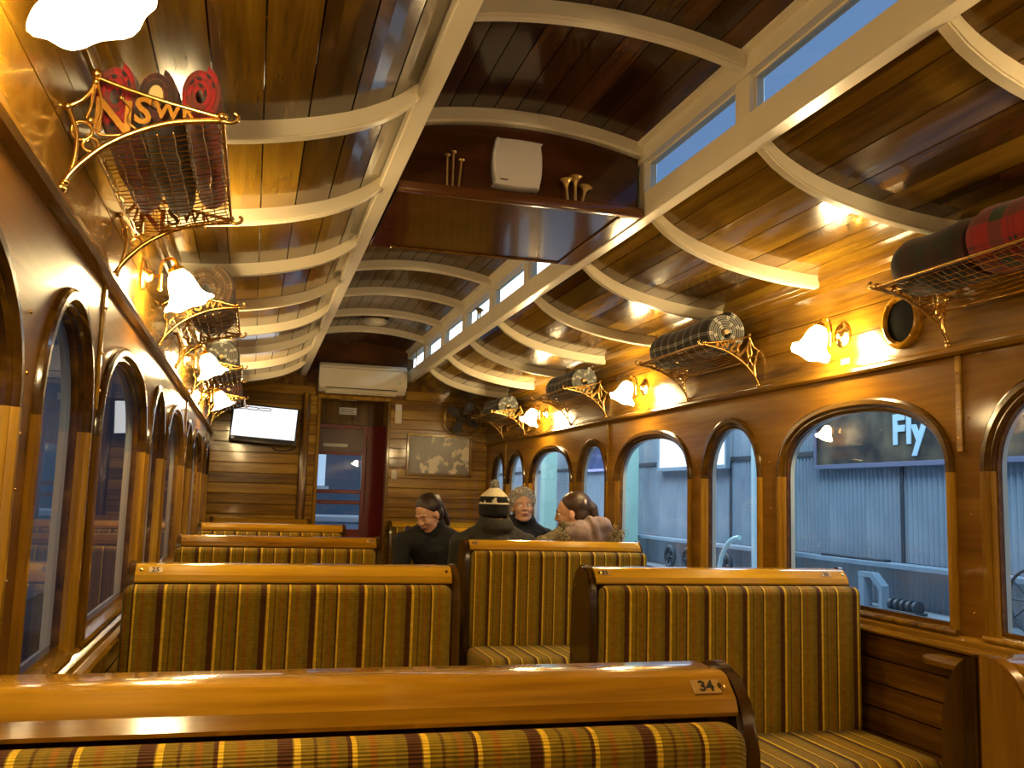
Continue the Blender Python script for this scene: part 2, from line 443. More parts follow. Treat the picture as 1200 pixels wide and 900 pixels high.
win_parts = {}
def window_meshes(hw, sx):
    key = (hw, sx)
    if key in win_parts: return win_parts[key]
    ol = outline(hw, 28); path = []
    for i, (u, z) in enumerate(ol):
        a = ol[max(i - 1, 0)]; b = ol[min(i + 1, len(ol) - 1)]
        t = Vector((b[0] - a[0], b[1] - a[1]))
        if i == 0 or i == len(ol) - 1: t = Vector((0, 1 if i == 0 else -1))
        t.normalize(); path.append((u, z, -t.y, t.x))
    arch = sweep_casing(path, sx).mesh('arch_casing')
    jl = sweep_casing([(-hw, Z_SILL + 0.012, -1, 0), (-hw, Z_SPRING, -1, 0)], sx).mesh('jamb_casing')
    jr = sweep_casing([(hw, Z_SPRING, 1, 0), (hw, Z_SILL + 0.012, 1, 0)], sx).mesh('jamb_casing')
    sill = MB().prism([(-sx * v[0], v[1]) for v in [(-0.036, 0), (-0.036, 0.020), (-0.006, 0.014), (0.016, 0.012), (0.020, 0.004), (0.016, -0.004), (0.0, -0.004)]], 'Y', -hw - 0.047, hw + 0.047).mesh('sill')
    # sash: thin inner frame that holds the glass
    full = [(-hw, Z_SILL + 0.014)] + ol + [(hw, Z_SILL + 0.014)]
    inn = [(u * (hw - 0.009) / hw, min(z, Z_SPRING) + 0.0 if z <= Z_SPRING else Z_SPRING + (z - Z_SPRING) * 0.965) for u, z in full]
    inn[0] = (inn[0][0], Z_SILL + 0.030); inn[-1] = (inn[-1][0], Z_SILL + 0.030)
    sm = MB(); n = len(full)
    for d0 in (0.012, 0.030):
        sm.add([(sx * d0, *p) for p in full] + [(sx * d0, *p) for p in inn], [(i, (i + 1) % n, n + (i + 1) % n, n + i) for i in range(n)])
    sm.add([(sx * 0.012, *p) for p in inn] + [(sx * 0.030, *p) for p in inn], [(i, (i + 1) % n, n + (i + 1) % n, n + i) for i in range(n)])
    sash = sm.mesh('sash')
    ins = [(u * (hw - 0.003) / hw, z if z <= Z_SPRING else Z_SPRING + (z - Z_SPRING) * 0.988) for u, z in full]
    ins[0] = (ins[0][0], Z_SILL + 0.017); ins[-1] = (ins[-1][0], Z_SILL + 0.017)
    liner = MB().add([(sx * 0.031, *p) for p in ins] + [(sx * 0.054, *p) for p in ins], [(i, (i + 1) % n, n + (i + 1) % n, n + i) for i in range(n)]).mesh('outer_liner')
    pane = MB().add([(sx * 0.021, *p) for p in inn], [tuple(range(n))]).mesh('pane')
    r = (arch, jl, jr, sill, sash, pane, liner)
    for me, mt, sm_ in zip(r, ('arch', 'jamb', 'jamb', 'jamb', 'trim', 'glass', 'lit_edge'), (30, 30, 30, 30, 30, 0, 30)):
        me.materials.append(MAT[mt])
        if sm_:
            for p in me.polygons: p.use_smooth = True
            me.set_sharp_from_angle(angle=math.radians(sm_))
    win_parts[key] = r
    return r
wn = 1
for sx, sd in ((1, 'map side'), (-1, 'television side')):
    for c, hw in WINS:
        w = structure('window_%d' % wn, (sx * W, c, 0), ('wide' if hw > 0.4 else 'narrow') + ' round-headed carriage window, ' + sd); wn += 1
        a, jl, jr, sl, sa, pa, li = window_meshes(hw, sx)
        link('arch_casing', a, w); link('jamb_casing', jl, w); link('jamb_casing', jr, w); link('sill', sl, w, (0, 0, Z_SILL)); link('sash', sa, w); link('pane', pa, w); link('outer_liner', li, w)

# ------------------------------------------------------------------ roof
PROF = [(0.545, 2.480), (0.585, 2.440), (0.63, 2.408), (0.69, 2.376), (0.75, 2.352), (0.81, 2.333), (0.87, 2.317), (0.94, 2.302), (1.0, 2.291), (1.07, 2.281), (1.14, 2.273), (1.23, 2.266), (1.345, 2.262)]
PX = np.array([p[0] for p in PROF]); PZ = np.array([p[1] for p in PROF])
def rib_z(x): return float(np.interp(x, PX, PZ))
def cler_z(x): return 2.792 - 0.060 * (abs(x) / 0.48) ** 2
RIB_D = 0.052                 # ribs stand this far below the boards
for sx, side, sd in ((1, 'right', 'map side'), (-1, 'left', 'television side')):
    xs = np.linspace(0.5565, 1.44, 16)
    skin = [(sx * x, rib_z(x) + RIB_D + 0.019) for x in xs] + [(sx * x, rib_z(x) + RIB_D + 0.045) for x in xs[::-1]]
    ce = MB().prism(skin, 'Y', Y_NEAR, Y_END + 1.2).build('ceiling_' + side, 'box', smooth=40)
    tag(ce, 'curved board ceiling with cream ribs, ' + sd, kind='structure')
    # boards follow the curve; arc length split in seven
    fx = np.linspace(0.535, 1.335, 200); fz = np.array([rib_z(x) for x in fx]); L = np.concatenate([[0], np.cumsum(np.hypot(np.diff(fx), np.diff(fz)))])
    cuts = np.interp(np.linspace(0, L[-1], 8), L, fx)
    bays = [(Y_NEAR + 0.01, Y_RIB[0])] + [(Y_RIB[i], Y_RIB[i + 1]) for i in range(len(Y_RIB) - 1)] + [(Y_RIB[-1], Y_END - 0.01)]
    for i in range(7):
        a, b = cuts[i] + 0.0022, cuts[i + 1] - 0.0022
        xx = np.linspace(a, b, 4)
        z0 = rib_z((a + b) / 2)
        low = [(sx * (x), rib_z(x) + RIB_D) for x in xx]
        poly = low + [(p[0], p[1] + 0.018) for p in low[::-1]]
        shared = None
        for y0, y1 in bays:
            if abs((y1 - y0) - S) < 1e-4:
                if shared is None:
                    me = MB().prism(poly, 'Y', 0.0, S).mesh('board'); me.materials.append(MAT['ceil_board']); shared = me
                link('board', shared, ce, (0, y0, 0))
            else:
                MB().prism(poly, 'Y', 0, y1 - y0).build('board', 'ceil_board', ce, 0, loc=(0, y0, 0))
    # ribs
    rx = np.linspace(0.55, 1.30, 16)
    poly = [(sx * x, rib_z(x)) for x in rx] + [(sx * x, rib_z(x) + RIB_D) for x in rx[::-1]]
    rm = MB().prism(poly, 'Y', -0.022, 0.022).mesh('rib')
    bm = bmesh.new(); bm.from_mesh(rm)
    ed = [e for e in bm.edges if abs(e.verts[0].co.y - e.verts[1].co.y) < 1e-6 and max(v.co.z - rib_z(abs(v.co.x)) for v in e.verts) < 0.01]
    bmesh.ops.bevel(bm, geom=ed, offset=0.005, segments=2, affect='EDGES'); bm.to_mesh(rm); bm.free()
    rm.materials.append(MAT['cream'])
    for p in rm.polygons: p.use_smooth = True
    rm.set_sharp_from_angle(angle=math.radians(40))
    for y in [0.07, -0.75] + Y_RIB: link('rib', rm, ce, (0, y, 0))
    # longitudinal beam and the upper rail of the clerestory
    for nm, poly in (('beam', [(0.498, 2.482), (0.502, 2.478), (0.552, 2.478), (0.556, 2.484), (0.556, 2.578), (0.498, 2.578)]),
                     ('upper_rail', [(0.490, 2.708), (0.556, 2.708), (0.556, 2.80), (0.470, 2.80), (0.470, 2.775), (0.490, 2.770)])):
        MB().prism([(sx * p[0], p[1]) for p in poly], 'Y', Y_NEAR + 0.01, Y_END - 0.02).build(nm, 'cream', ce, 30)
    # clerestory windows with mullions
    mul = MB().rbox(0, 0.054, -0.046, 0.046, 2.576, 2.710, 0.003, 1).mesh('mullion'); mul.materials.append(MAT['cream'])
    ys = [-0.75 + 0.02, 0.07 + 0.02] + [y + 0.02 for y in Y_RIB]
    for y in ys: link('mullion', mul, ce, (0.500 if sx > 0 else -0.554, y, 0))
    for a, b in zip(ys[:-1], ys[1:]):
        w = structure('window_%d' % wn, (sx * 0.524, (a + b) / 2, 2.643), 'low clerestory window in the roof, ' + sd); wn += 1
        h = (b - a) / 2 - 0.046
        fr = MB()
        for (y0, y1, z0, z1) in ((-h, h, -0.066, -0.058), (-h, h, 0.058, 0.066), (-h, -h + 0.008, -0.058, 0.058), (h - 0.008, h, -0.058, 0.058)):
            fr.box(-0.006, 0.006, y0, y1, z0, z1)
        fr.build('sash', 'cream', w, 0)
        MB().add([(0, -h + 0.006, -0.06), (0, h - 0.006, -0.06), (0, h - 0.006, 0.06), (0, -h + 0.006, 0.06)], [(0, 1, 2, 3)]).build('pane', 'glass_cler', w, 0, fix=False)
# clerestory ceiling
xs = np.linspace(-0.56, 0.56, 21)
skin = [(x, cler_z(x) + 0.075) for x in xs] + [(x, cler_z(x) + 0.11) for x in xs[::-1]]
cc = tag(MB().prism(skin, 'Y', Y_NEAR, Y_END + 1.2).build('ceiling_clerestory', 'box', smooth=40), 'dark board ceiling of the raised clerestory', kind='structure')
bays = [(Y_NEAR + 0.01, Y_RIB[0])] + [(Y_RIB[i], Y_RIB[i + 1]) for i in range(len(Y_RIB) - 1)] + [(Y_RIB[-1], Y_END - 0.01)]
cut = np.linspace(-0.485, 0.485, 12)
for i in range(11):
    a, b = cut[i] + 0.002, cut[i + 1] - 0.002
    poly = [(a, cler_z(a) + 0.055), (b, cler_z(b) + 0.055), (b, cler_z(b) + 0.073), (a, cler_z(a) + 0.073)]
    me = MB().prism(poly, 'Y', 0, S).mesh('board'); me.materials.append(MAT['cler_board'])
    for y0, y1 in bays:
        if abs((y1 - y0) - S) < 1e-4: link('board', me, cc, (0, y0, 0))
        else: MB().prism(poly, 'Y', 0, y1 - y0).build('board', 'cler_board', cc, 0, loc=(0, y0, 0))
rx = np.linspace(-0.488, 0.488, 25)
poly = [(x, cler_z(x)) for x in rx] + [(x, cler_z(x) + 0.055) for x in rx[::-1]]
rm = MB().prism(poly, 'Y', -0.024, 0.024).mesh('arch_rib')
bm = bmesh.new(); bm.from_mesh(rm)
ed = [e for e in bm.edges if abs(e.verts[0].co.y - e.verts[1].co.y) < 1e-6 and max(v.co.z - cler_z(v.co.x) for v in e.verts) < 0.01]
bmesh.ops.bevel(bm, geom=ed, offset=0.008, segments=3, affect='EDGES'); bm.to_mesh(rm); bm.free()
rm.materials.append(MAT['cream'])
for p in rm.polygons: p.use_smooth = True
rm.set_sharp_from_angle(angle=math.radians(40))
for y in [0.07, -0.75] + Y_RIB: link('arch_rib', rm, cc, (0, y, 0))

# near end wall, behind the photographer
wnr = tag(MB().box(-W - 0.1, W + 0.1, Y_NEAR - 0.08, Y_NEAR, -0.06, 2.95).build('wall_near', 'end_board_z', smooth=0), 'timber end wall behind the first seats', kind='structure')
for i in range(23):
    MB().box(-W + 0.005, W - 0.005, 0, 0.014, 0, 0.093).build('plank', 'end_board', wnr, 0, loc=(0, Y_NEAR + 0.0005, 0.01 + i * 0.097))

# far end wall with doorway
we = MB()
for x0, x1, z0, z1 in ((-0.5585, -0.345, -0.06, 2.85), (0.325, 0.5585, -0.06, 2.85), (-0.345, 0.325, 2.265, 2.85)): we.box(x0, x1, Y_END, Y_END + 0.06, z0, z1)
for sx in (-1, 1): we.prism([(sx * 0.559, -0.06), (sx * (W + 0.05), -0.06)] + [(sx * x, rib_z(x) + RIB_D + 0.03) for x in np.linspace(W + 0.05, 0.559, 12)], 'Y', Y_END, Y_END + 0.06)
we = tag(we.build('wall_end', 'end_board_z', smooth=0), 'far end wall of horizontal boards around the doorway', kind='structure')
for i in range(24):
    z0 = 0.06 + i * 0.0972; z1 = z0 + 0.0918
    if z0 > 2.44: break
    segs = [(-W + 0.004, -0.525), (-0.443, -0.375), (0.345, W - 0.004)]
    if z0 > 2.36: segs = [(-0.86 + (z0 - 2.36) * 2, -0.40), (0.49, 0.86 - (z0 - 2.36) * 2)]
    elif z0 > 2.27: segs = [(-1.3, -0.40), (0.49, 1.3)]
    for a, b in segs:
        MB().rbox(a, b, -0.016, 0, 0, z1 - z0, 0.0045, 2).build('plank', 'end_board', we, 20, loc=(0, Y_END - 0.0005, z0))
for i in range(3):
    MB().box(-0.49, 0.49, -0.012, 0, 0, 0.135).build('plank', 'box', we, 0, loc=(0, Y_END - 0.0005, 2.415 + i * 0.139))
po = tag(MB().rbox(-0.515, -0.452, Y_END - 0.05, Y_END - 0.001, 0.0, 2.31, 0.006, 2).build('trim_%d' % tn, 'end_board_z'), 'upright timber post between the television and the doorway', kind='structure'); tn += 1
MB().rbox(-0.500, -0.467, Y_END - 0.062, Y_END - 0.0505, 0.0, 2.31, 0.005, 2).build('bead', 'jamb', po)
tag(MB().rbox(-0.372, -0.338, Y_END - 0.03, Y_END + 0.09, 0.0, 2.27, 0.005, 1).build('trim_%d' % tn, 'jamb'), 'amber door jamb beside the television wall', kind='structure'); tn += 1
tag(MB().rbox(0.318, 0.345, Y_END - 0.03, Y_END + 0.09, 0.0, 2.27, 0.005, 1).build('trim_%d' % tn, 'jamb'), 'amber door jamb beside the framed map', kind='structure'); tn += 1
tag(MB().rbox(-0.372, 0.345, Y_END - 0.03, Y_END + 0.09, 2.271, 2.305, 0.005, 1).build('trim_%d' % tn, 'jamb'), 'door head under the air conditioner', kind='structure'); tn += 1

# ------------------------------------------------------------------ vestibule and red door beyond the doorway
ve = MB()
ve.box(-0.95, -0.90, Y_END + 0.07, 10.38, 0, 2.5); ve.box(0.62, 0.67, Y_END + 0.07, 10.38, 0, 2.5)
tag(ve.build('wall_vestibule', 'end_board_z', smooth=0), 'dark timber walls of the vestibule beyond the doorway', kind='structure')
YD = 9.80
tr = tag(MB().box(-0.895, 0.615, YD - 0.022, YD + 0.03, 2.061, 2.49).build('trim_%d' % tn, 'box', smooth=0), 'boarded panel above the red door', kind='structure'); tn += 1
for i in range(9): MB().box(0.002, 0.148, -0.012, 0, 0, 0.40).build('plank', 'end_board_z', tr, 0, loc=(-0.70 + i * 0.15, YD - 0.0225, 2.066))
dr = structure('door_1', (0, YD, 0), 'dark red glazed door beyond the doorway')
D = MB
D().box(-0.895, -0.36, -0.02, 0.02, 0, 2.06).build('stile', 'red', dr, 0)
D().box(0.15, 0.615, -0.02, 0.02, 0, 2.06).build('stile', 'red', dr, 0)
for z0, z1 in ((0, 0.98), (1.235, 1.275), (1.345, 1.385), (1.745, 1.775), (2.02, 2.06)):
    D().rbox(-0.359, 0.149, -0.018, 0.018, z0, z1, 0.004, 1).build('rail', 'red', dr)
for z0, z1 in ((0.98, 1.235), (1.275, 1.345), (1.385, 1.745)):
    D().box(-0.359, 0.149, -0.003, 0.003, z0, z1).build('pane', 'glass', dr, 0)
D().box(-0.359, 0.149, -0.006, 0.006, 1.775, 2.02).build('upper_panel', plain('plum_panel', (0.10, 0.035, 0.03), 0.3), dr, 0)
D().rbox(0.19, 0.20, -0.045, -0.0205, 1.15, 1.95, 0.003, 1).build('edge_strip', 'red', dr)
o = tag(MB().box(-0.03, 0.03, 0, 0.004, 0, 0.02).build('notice_strip', 'white', smooth=0), 'thin pale notice strip stuck on the red door', 'notice'); o.location = (-0.13, YD - 0.0105, 1.83); o.scale = (4.2, 1, 1.6)
nt_ = thing('notice', 'small white notice on the boards above the red door', 'notice', (-0.02, YD - 0.039, 2.17))
MB().box(-0.09, 0.09, 0, 0.004, 0, 0.072).build('sheet', 'white', nt_, 0)
m = MB()
for i in range(4): m.box(-0.075, 0.075 - 0.02 * (i % 2), -0.0012, 0, 0.012 + i * 0.014, 0.017 + i * 0.014)
m.build('lines_of_text', 'ink', nt_, 0)
kn = tag(MB().lathe([(0.008, 0), (0.016, 0.012), (0.017, 0.022), (0.01, 0.03), (0.001, 0.031)], 12, Matrix.Translation((0.03, YD - 0.0345, 2.125)) @ Matrix.Rotation(PI / 2, 4, 'X')).build('coat_hook', 'brass'), 'round brass coat hook below the small white notice', 'hook')
# what shows through the door glass
tag(MB().box(-3.4, 1.5, 14.0, 14.1, -0.6, 2.6).build('wall_shed_end', plain('dim_blue_grey', (0.10, 0.14, 0.18), 0.7), smooth=0), 'dim blue-grey partition beyond the end of the carriage', kind='structure')
pw = thing('added_glow_panes', 'pale glowing panes added on the partition to brighten the door view', 'glow panel', (-0.45, 13.97, 1.45))
for i in range(3): MB().box(-0.55 + i * 0.37, -0.2 + i * 0.37, 0, 0.015, 0, 0.55).build('pane', emis('pale_glow', (0.55, 0.78, 1.0), 0.8), pw, 0)  # glow added to lift the dark view through the door
MB().rbox(-0.6, 0.6, -0.01, 0.02, -0.05, -0.005, 0.004, 1).build('sill', 'white', pw)
cb = thing('bench_cabinet', 'pale cabinet with a ledge seen through the red door', 'cabinet', (-0.2, 12.3, 0))
MB().rbox(-0.9, 0.9, -0.3, 0.3, 0, 0.98, 0.02, 1).build('body', plain('pale_blue_grey', (0.42, 0.50, 0.58), 0.5), cb)
MB().rbox(-0.95, 0.95, -0.36, 0.32, 0.985, 1.06, 0.015, 1).build('worktop', 'white', cb)
MB().rbox(-0.55, -0.05, -0.1, 0.25, 1.065, 1.42, 0.02, 1).build('control_box', plain('slate_box', (0.45, 0.50, 0.50), 0.5), cb)
for x in (-0.42, -0.2): MB().lathe([(0.07, 0), (0.07, 0.012), (0.055, 0.02), (0.001, 0.02)], 16, Matrix.Translation((x, -0.1, 1.25)) @ Matrix.Rotation(PI / 2, 4, 'X')).build('gauge', 'white', cb)

# ------------------------------------------------------------------ benches
def panel_outline(a=-1.0, b=1.0, off=0.0):
    hw = lambda z: 0.126 - 0.030 * min(z, 1.015) / 1.015 + off
    pts = []
    for z in (0.0, 0.5, 1.0): pts.append((-hw(z), z))
    n = 14
    for i in range(n + 1):
        t = PI - PI * i / n
        pts.append(((0.0945 + off) * math.cos(t), 1.015 + (0.105 + off) * math.sin(t)))
    for z in (1.0, 0.5, 0.0): pts.append((hw(z), z))
    return pts
def clip_poly(pts, y, keep_low):
    out = []
    for p, q in zip(pts, pts[1:] + pts[:1]):
        ip = (p[0] <= y) == keep_low; iq = (q[0] <= y) == keep_low
        if ip: out.append(p)
        if ip != iq:
            t = (y - p[0]) / (q[0] - p[0]); out.append((y, p[1] + t * (q[1] - p[1])))
    return out

def rounded_prism(m, poly, x0, x1, r=0.006):
    bm = bmesh.new(); n = len(poly)
    a = [bm.verts.new((x0, p[0], p[1])) for p in poly]; b = [bm.verts.new((x1, p[0], p[1])) for p in poly]
    fa = bm.faces.new(a[::-1]); fb = bm.faces.new(b)
    for i in range(n): bm.faces.new((a[i], a[(i + 1) % n], b[(i + 1) % n], b[i]))
    bmesh.ops.bevel(bm, geom=list(fa.edges) + list(fb.edges), offset=r, segments=2, affect='EDGES')
    bm.verts.index_update()
    m.add([v.co[:] for v in bm.verts], [[v.index for v in f.verts] for f in bm.faces]); bm.free(); return m

def number_plate(parent, x, txt, z=1.0968, y=-0.0672):
    p = MB().rbox(-0.021, 0.021, -0.011, 0.011, 0, 0.0012, 0.0005, 1).build('number_plate', 'plate', parent)
    p.location = (x, y, z); p.rotation_euler = (math.radians(44), 0, 0)
    t = obj('digits', text_mesh(txt, 0.023, 0.0004, font_bold=0.0006), 'ink', p, 0); t.location = (0, 0, 0.0014)

def cushion(x0, x1, y0, y1, z0, z1, r, crown=0.0, seg=4):
    m = MB(); m.rbox(x0, x1, y0, y1, z0, z1, r, seg)
    return m

def bench(label, xa, xb, yc, aisle, plates=(), single=False, two_tone=False, group=None, ztop=0.0):
    """aisle = +1: the aisle is on the +x side"""
    cx = (xa + xb) / 2; hw = (xb - xa) / 2
    t = thing('bench', label, 'seat', (cx, yc, ztop), 0, group)
    pan = panel_outline()
    if single: pan = clip_poly(pan, 0.06, True)
    for s in (-1, 1):
        x0, x1 = (hw - 0.028, hw) if s > 0 else (-hw, -hw + 0.028)
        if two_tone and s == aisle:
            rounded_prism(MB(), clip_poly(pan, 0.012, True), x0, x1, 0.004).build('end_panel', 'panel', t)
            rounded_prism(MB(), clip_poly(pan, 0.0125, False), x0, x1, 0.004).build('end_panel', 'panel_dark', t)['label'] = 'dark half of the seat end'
        else:
            rounded_prism(MB(), pan if s == aisle else [(a * 0.55, b) for a, b in pan], x0, x1).build('end_panel', 'panel_dark', t)
    rp = [(-0.083, 1.060), (-0.086, 1.066), (-0.080, 1.083), (-0.053, 1.109), (-0.040, 1.113), (0.040, 1.113), (0.053, 1.109), (0.080, 1.083), (0.086, 1.066), (0.083, 1.060)]
    if single: rp = [(min(a, 0.055), b) for a, b in rp if a < 0.06] ; rp = rp + [(0.055, 1.109), (0.055, 1.060)]
    rl = MB().prism(rp, 'X', -hw + 0.0285, hw - 0.0285).build('top_rail', 'rail', t, 25)
    for x, txt in plates: number_plate(rl, x - cx, txt)
    for x in (-hw + 0.045, hw - 0.045): MB().lathe([(0.006, 0), (0.006, 0.002), (0.001, 0.0035)], 10, Matrix.Translation((x, -0.0670, 1.0966)) @ Matrix.Rotation(math.radians(44), 4, 'X')).build('screw', 'brass', rl)
    MB().box(-hw + 0.029, hw - 0.029, -0.058, 0.052, 0.10, 1.059).build('back_core', 'panel_dark', t, 0)
    for s in ((-1,) if single else (-1, 1)):
        nm = 'back_cushion'
        xl, xr = (-hw + 0.002, hw - 0.032) if aisle > 0 else (-hw + 0.032, hw - 0.002)
        c = MB().rbox(xl, xr, -0.136, -0.064, 0.52, 1.056, 0.03, 4)
        if s > 0: c.v = [(v[0], -v[1], v[2]) for v in c.v]
        c.build(nm, 'fabric', t, 60)
        c = MB().rbox(-hw + 0.012, hw - 0.012, -0.575, -0.125, 0.415, 0.553, 0.042, 4)
        if s > 0: c.v = [(v[0], -v[1], v[2]) for v in c.v]
        c.build('seat_cushion', 'fabric', t, 60)
        c = MB().box(-hw + 0.035, hw - 0.035, -0.53, -0.06, 0.0, 0.42)
        if s > 0: c.v = [(v[0], -v[1], v[2]) for v in c.v]
        c.build('seat_base', 'panel_dark', t, 0)
    return t
LX, RX = (-1.302, -0.25), (0.21, 1.285)
bench('striped bench seat with the number 34 plate on its honey top rail', *LX, ROWS[0], 1, [(-0.318, '34')])
bench('striped bench seat with the number 25 plate near its window end', *LX, ROWS[1], 1, [(-1.215, '25')])
bench('striped bench seat on television side, next one toward the television from bench 25', *LX, ROWS[2], 1, [(-0.31, '18')])
bench('striped bench seat on television side standing just before the end wall bench', *LX, ROWS[3], 1)
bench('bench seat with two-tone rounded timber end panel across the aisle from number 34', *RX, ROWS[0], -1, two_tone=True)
bench('striped bench seat with dark rounded end under the speaker and luggage rack with red rolls', *RX, ROWS[1], -1, [(0.275, '33'), (1.17, '30')])
bench('striped bench seat that the beanie wearer and the parka wearer lean against', *RX, ROWS[2], -1, [(0.27, '22')])
bench('striped bench seat behind the grey-haired person and the person looking down', *RX, ROWS[3], -1)
bench('single-sided bench seat against the end wall below the framed map', 0.36, 1.30, Y_END - 0.085, -1, single=True, ztop=-0.02)
bench('single-sided bench seat against the end wall below the television', -1.30, -0.39, Y_END - 0.085, 1, single=True, ztop=-0.02)

# small wall table between the seats on the map side
tb = thing('wall_table', 'small honey timber ledge on the wall beside the two-tone seat end', 'shelf', (W - 0.02, 2.335, 0.862))
def ledge_poly():
    pts = [(0, -0.32), (0, 0.32)]
    for i in range(9):
        a = PI / 2 * i / 8
        pts.append((-0.13 - 0.05 * math.sin(a), 0.32 - 0.05 + 0.05 * math.cos(a)) if False else (-0.06 - 0.10 * math.sin(a), 0.20 + 0.12 * math.cos(a)))
    pts += [(p[0], -p[1]) for p in pts[:1:-1]]
    return pts
MB().prism(ledge_poly(), 'Z', 0, 0.015).build('top', 'cornice', tb, 30)
MB().prism([(0.0, -0.13), (0.0, -0.001), (-0.12, -0.001)], 'Y', -0.012, 0.012).build('bracket', 'trim', tb, 30)

# ------------------------------------------------------------------ luggage racks
def smooth_path(pts, n=8):
    P = [Vector(p) for p in pts]; out = []
    for i in range(len(P) - 1):
        p0 = P[max(i - 1, 0)]; p1 = P[i]; p2 = P[i + 1]; p3 = P[min(i + 2, len(P) - 1)]
        for k in range(n):
            t = k / n
            out.append(0.5 * ((2 * p1) + (p2 - p0) * t + (2 * p0 - 5 * p1 + 4 * p2 - p3) * t * t + (3 * p1 - p0 - 3 * p2 + p3) * t ** 3))
    out.append(P[-1]); return out
LETTERS = [(c, text_mesh(c, sz, 0.002, font_bold=0.0015), u, z) for c, sz, u, z in (('N', 0.098, 0.088, 2.063), ('S', 0.074, 0.141, 2.083), ('W', 0.046, 0.186, 2.0895), ('R', 0.034, 0.224, 2.0935))]
RACK_LEN = 0.735
def bracket_mesh(sx):
    m = MB()
    def P(u, z): return (-sx * u, 0, z)
    def t(pts, r, n=7): m.tube(smooth_path([P(*p) for p in pts], n), r, 8)
    arm = [(0.008, 1.918), (0.03, 1.955), (0.075, 2.003), (0.13, 2.040), (0.20, 2.070), (0.29, 2.086)]
    t(arm, 0.0065)
    t([(0.008, 1.918), (0.024, 1.96), (0.026, 2.02), (0.006, 2.075)], 0.005)
    t([(0.006, 2.075), (0.03, 2.092), (0.045, 2.115), (0.052, 2.142)], 0.005)
    t([(0.052, 2.142), (0.10, 2.128), (0.18, 2.110), (0.29, 2.092)], 0.005)
    t([(0.052, 2.142), (0.048, 2.09), (0.040, 2.055)], 0.0035)
    t([(0.052, 2.142), (0.066, 2.08), (0.062, 2.03), (0.10, 2.030), (0.125, 2.040)], 0.0035)
    t([(0.10, 2.105), (0.118, 2.085), (0.115, 2.06), (0.135, 2.044)], 0.0035)
    for c, r in (((0.034, 2.030), 0.019), ((0.052, 2.004), 0.014)):
        m.tube([P(c[0] + r * math.cos(a), c[1] + r * math.sin(a)) for a in np.linspace(0, 2 * PI, 14)[:-1]], 0.0035, 6, closed=True)
    for u, z, r in ((0.052, 2.148, 0.011), (0.052, 2.132, 0.008), (0.006, 2.075, 0.009), (0.048, 2.052, 0.009), (0.29, 2.095, 0.011), (0.007, 1.913, 0.011), (0.013, 1.926, 0.008), (0.10, 2.106, 0.006)):
        m.ball(P(u, z), r, 10, 7)
    t([(0.29, 2.086), (0.305, 2.084), (0.318, 2.090), (0.320, 2.100), (0.312, 2.105)], 0.0045, 5)
    return m.mesh('bracket')
BR = {s: bracket_mesh(s) for s in (1, -1)}
for me in BR.values():
    me.materials.append(MAT['brass'])
    for p in me.polygons: p.use_smooth = True
def net_mesh(sx):
    m = MB()
    def z_at(u): t = (u - 0.045) / 0.245; return 2.022 + 0.062 * t ** 0.8 - 0.012 * math.sin(PI * t)
    us = np.linspace(0.055, 0.283, 9)
    rnd = random.Random(3)
    for u in us:
        m.tube([(-sx * (u + rnd.uniform(-0.003, 0.003)), y, z_at(u) + rnd.uniform(-0.003, 0.002)) for y in np.linspace(0.006, RACK_LEN - 0.006, 14)], 0.0014, 4)
    for y in np.linspace(0.03, RACK_LEN - 0.03, 24):
        m.tube([(-sx * u, y + rnd.uniform(-0.004, 0.004), z_at(u) + rnd.uniform(-0.002, 0.002)) for u in np.linspace(0.047, 0.288, 9)], 0.0014, 4)
    return m.mesh('wire_net'), z_at
def rack(label, sx, y0, group=None):
    t = thing('luggage_rack', label, 'rack', (sx * (W - 0.0145), y0, 0), 0, group)
    for y in (0, RACK_LEN):
        b = link('bracket', BR[sx], t, (0, y, 0))
        for c, me, u, z in LETTERS:
            if not me.materials: me.materials.append(MAT['brass'])
            link('letter', me, b, (-sx * u, 0, z), (PI / 2, 0, 0), (-sx, 1, 1) if sx > 0 else None)
    m = MB(); m.tube([(-sx * 0.29, 0, 2.092), (-sx * 0.29, RACK_LEN, 2.092)], 0.006, 10); m.build('front_rail', 'brass', t)
    m = MB(); m.tube([(-sx * 0.047, 0, 2.024), (-sx * 0.047, RACK_LEN, 2.024)], 0.004, 8); m.build('back_rail', 'brass', t)
    n = link('wire_net', NET[sx], t)
    n['kind'] = 'stuff'
    return t
NET = {}
for s in (1, -1):
    NET[s], _z = net_mesh(s); NET[s].materials.append(MAT['brass'])
RACK_Y = [1.875, 3.85, 5.805, 7.735]
rack('brass lettered luggage rack on the map side holding the red tartan roll', 1, RACK_Y[0])
rack('brass luggage rack beside the round speaker lamp, holding one large navy tartan roll', 1, RACK_Y[1])
rack('brass luggage rack between two lit lamps above the seated people, map side', 1, RACK_Y[2])
rack('brass luggage rack nearest the framed map and the wall fan', 1, RACK_Y[3])
rack('brass lettered luggage rack on the television side holding red tartan rolls', -1, RACK_Y[0])
rack('brass luggage rack on the television side holding one brown tartan roll', -1, RACK_Y[1])
rack('brass luggage rack on television side, second from the television, with black tartan roll', -1, RACK_Y[2])
rack('brass luggage rack right beside the television', -1, RACK_Y[3])

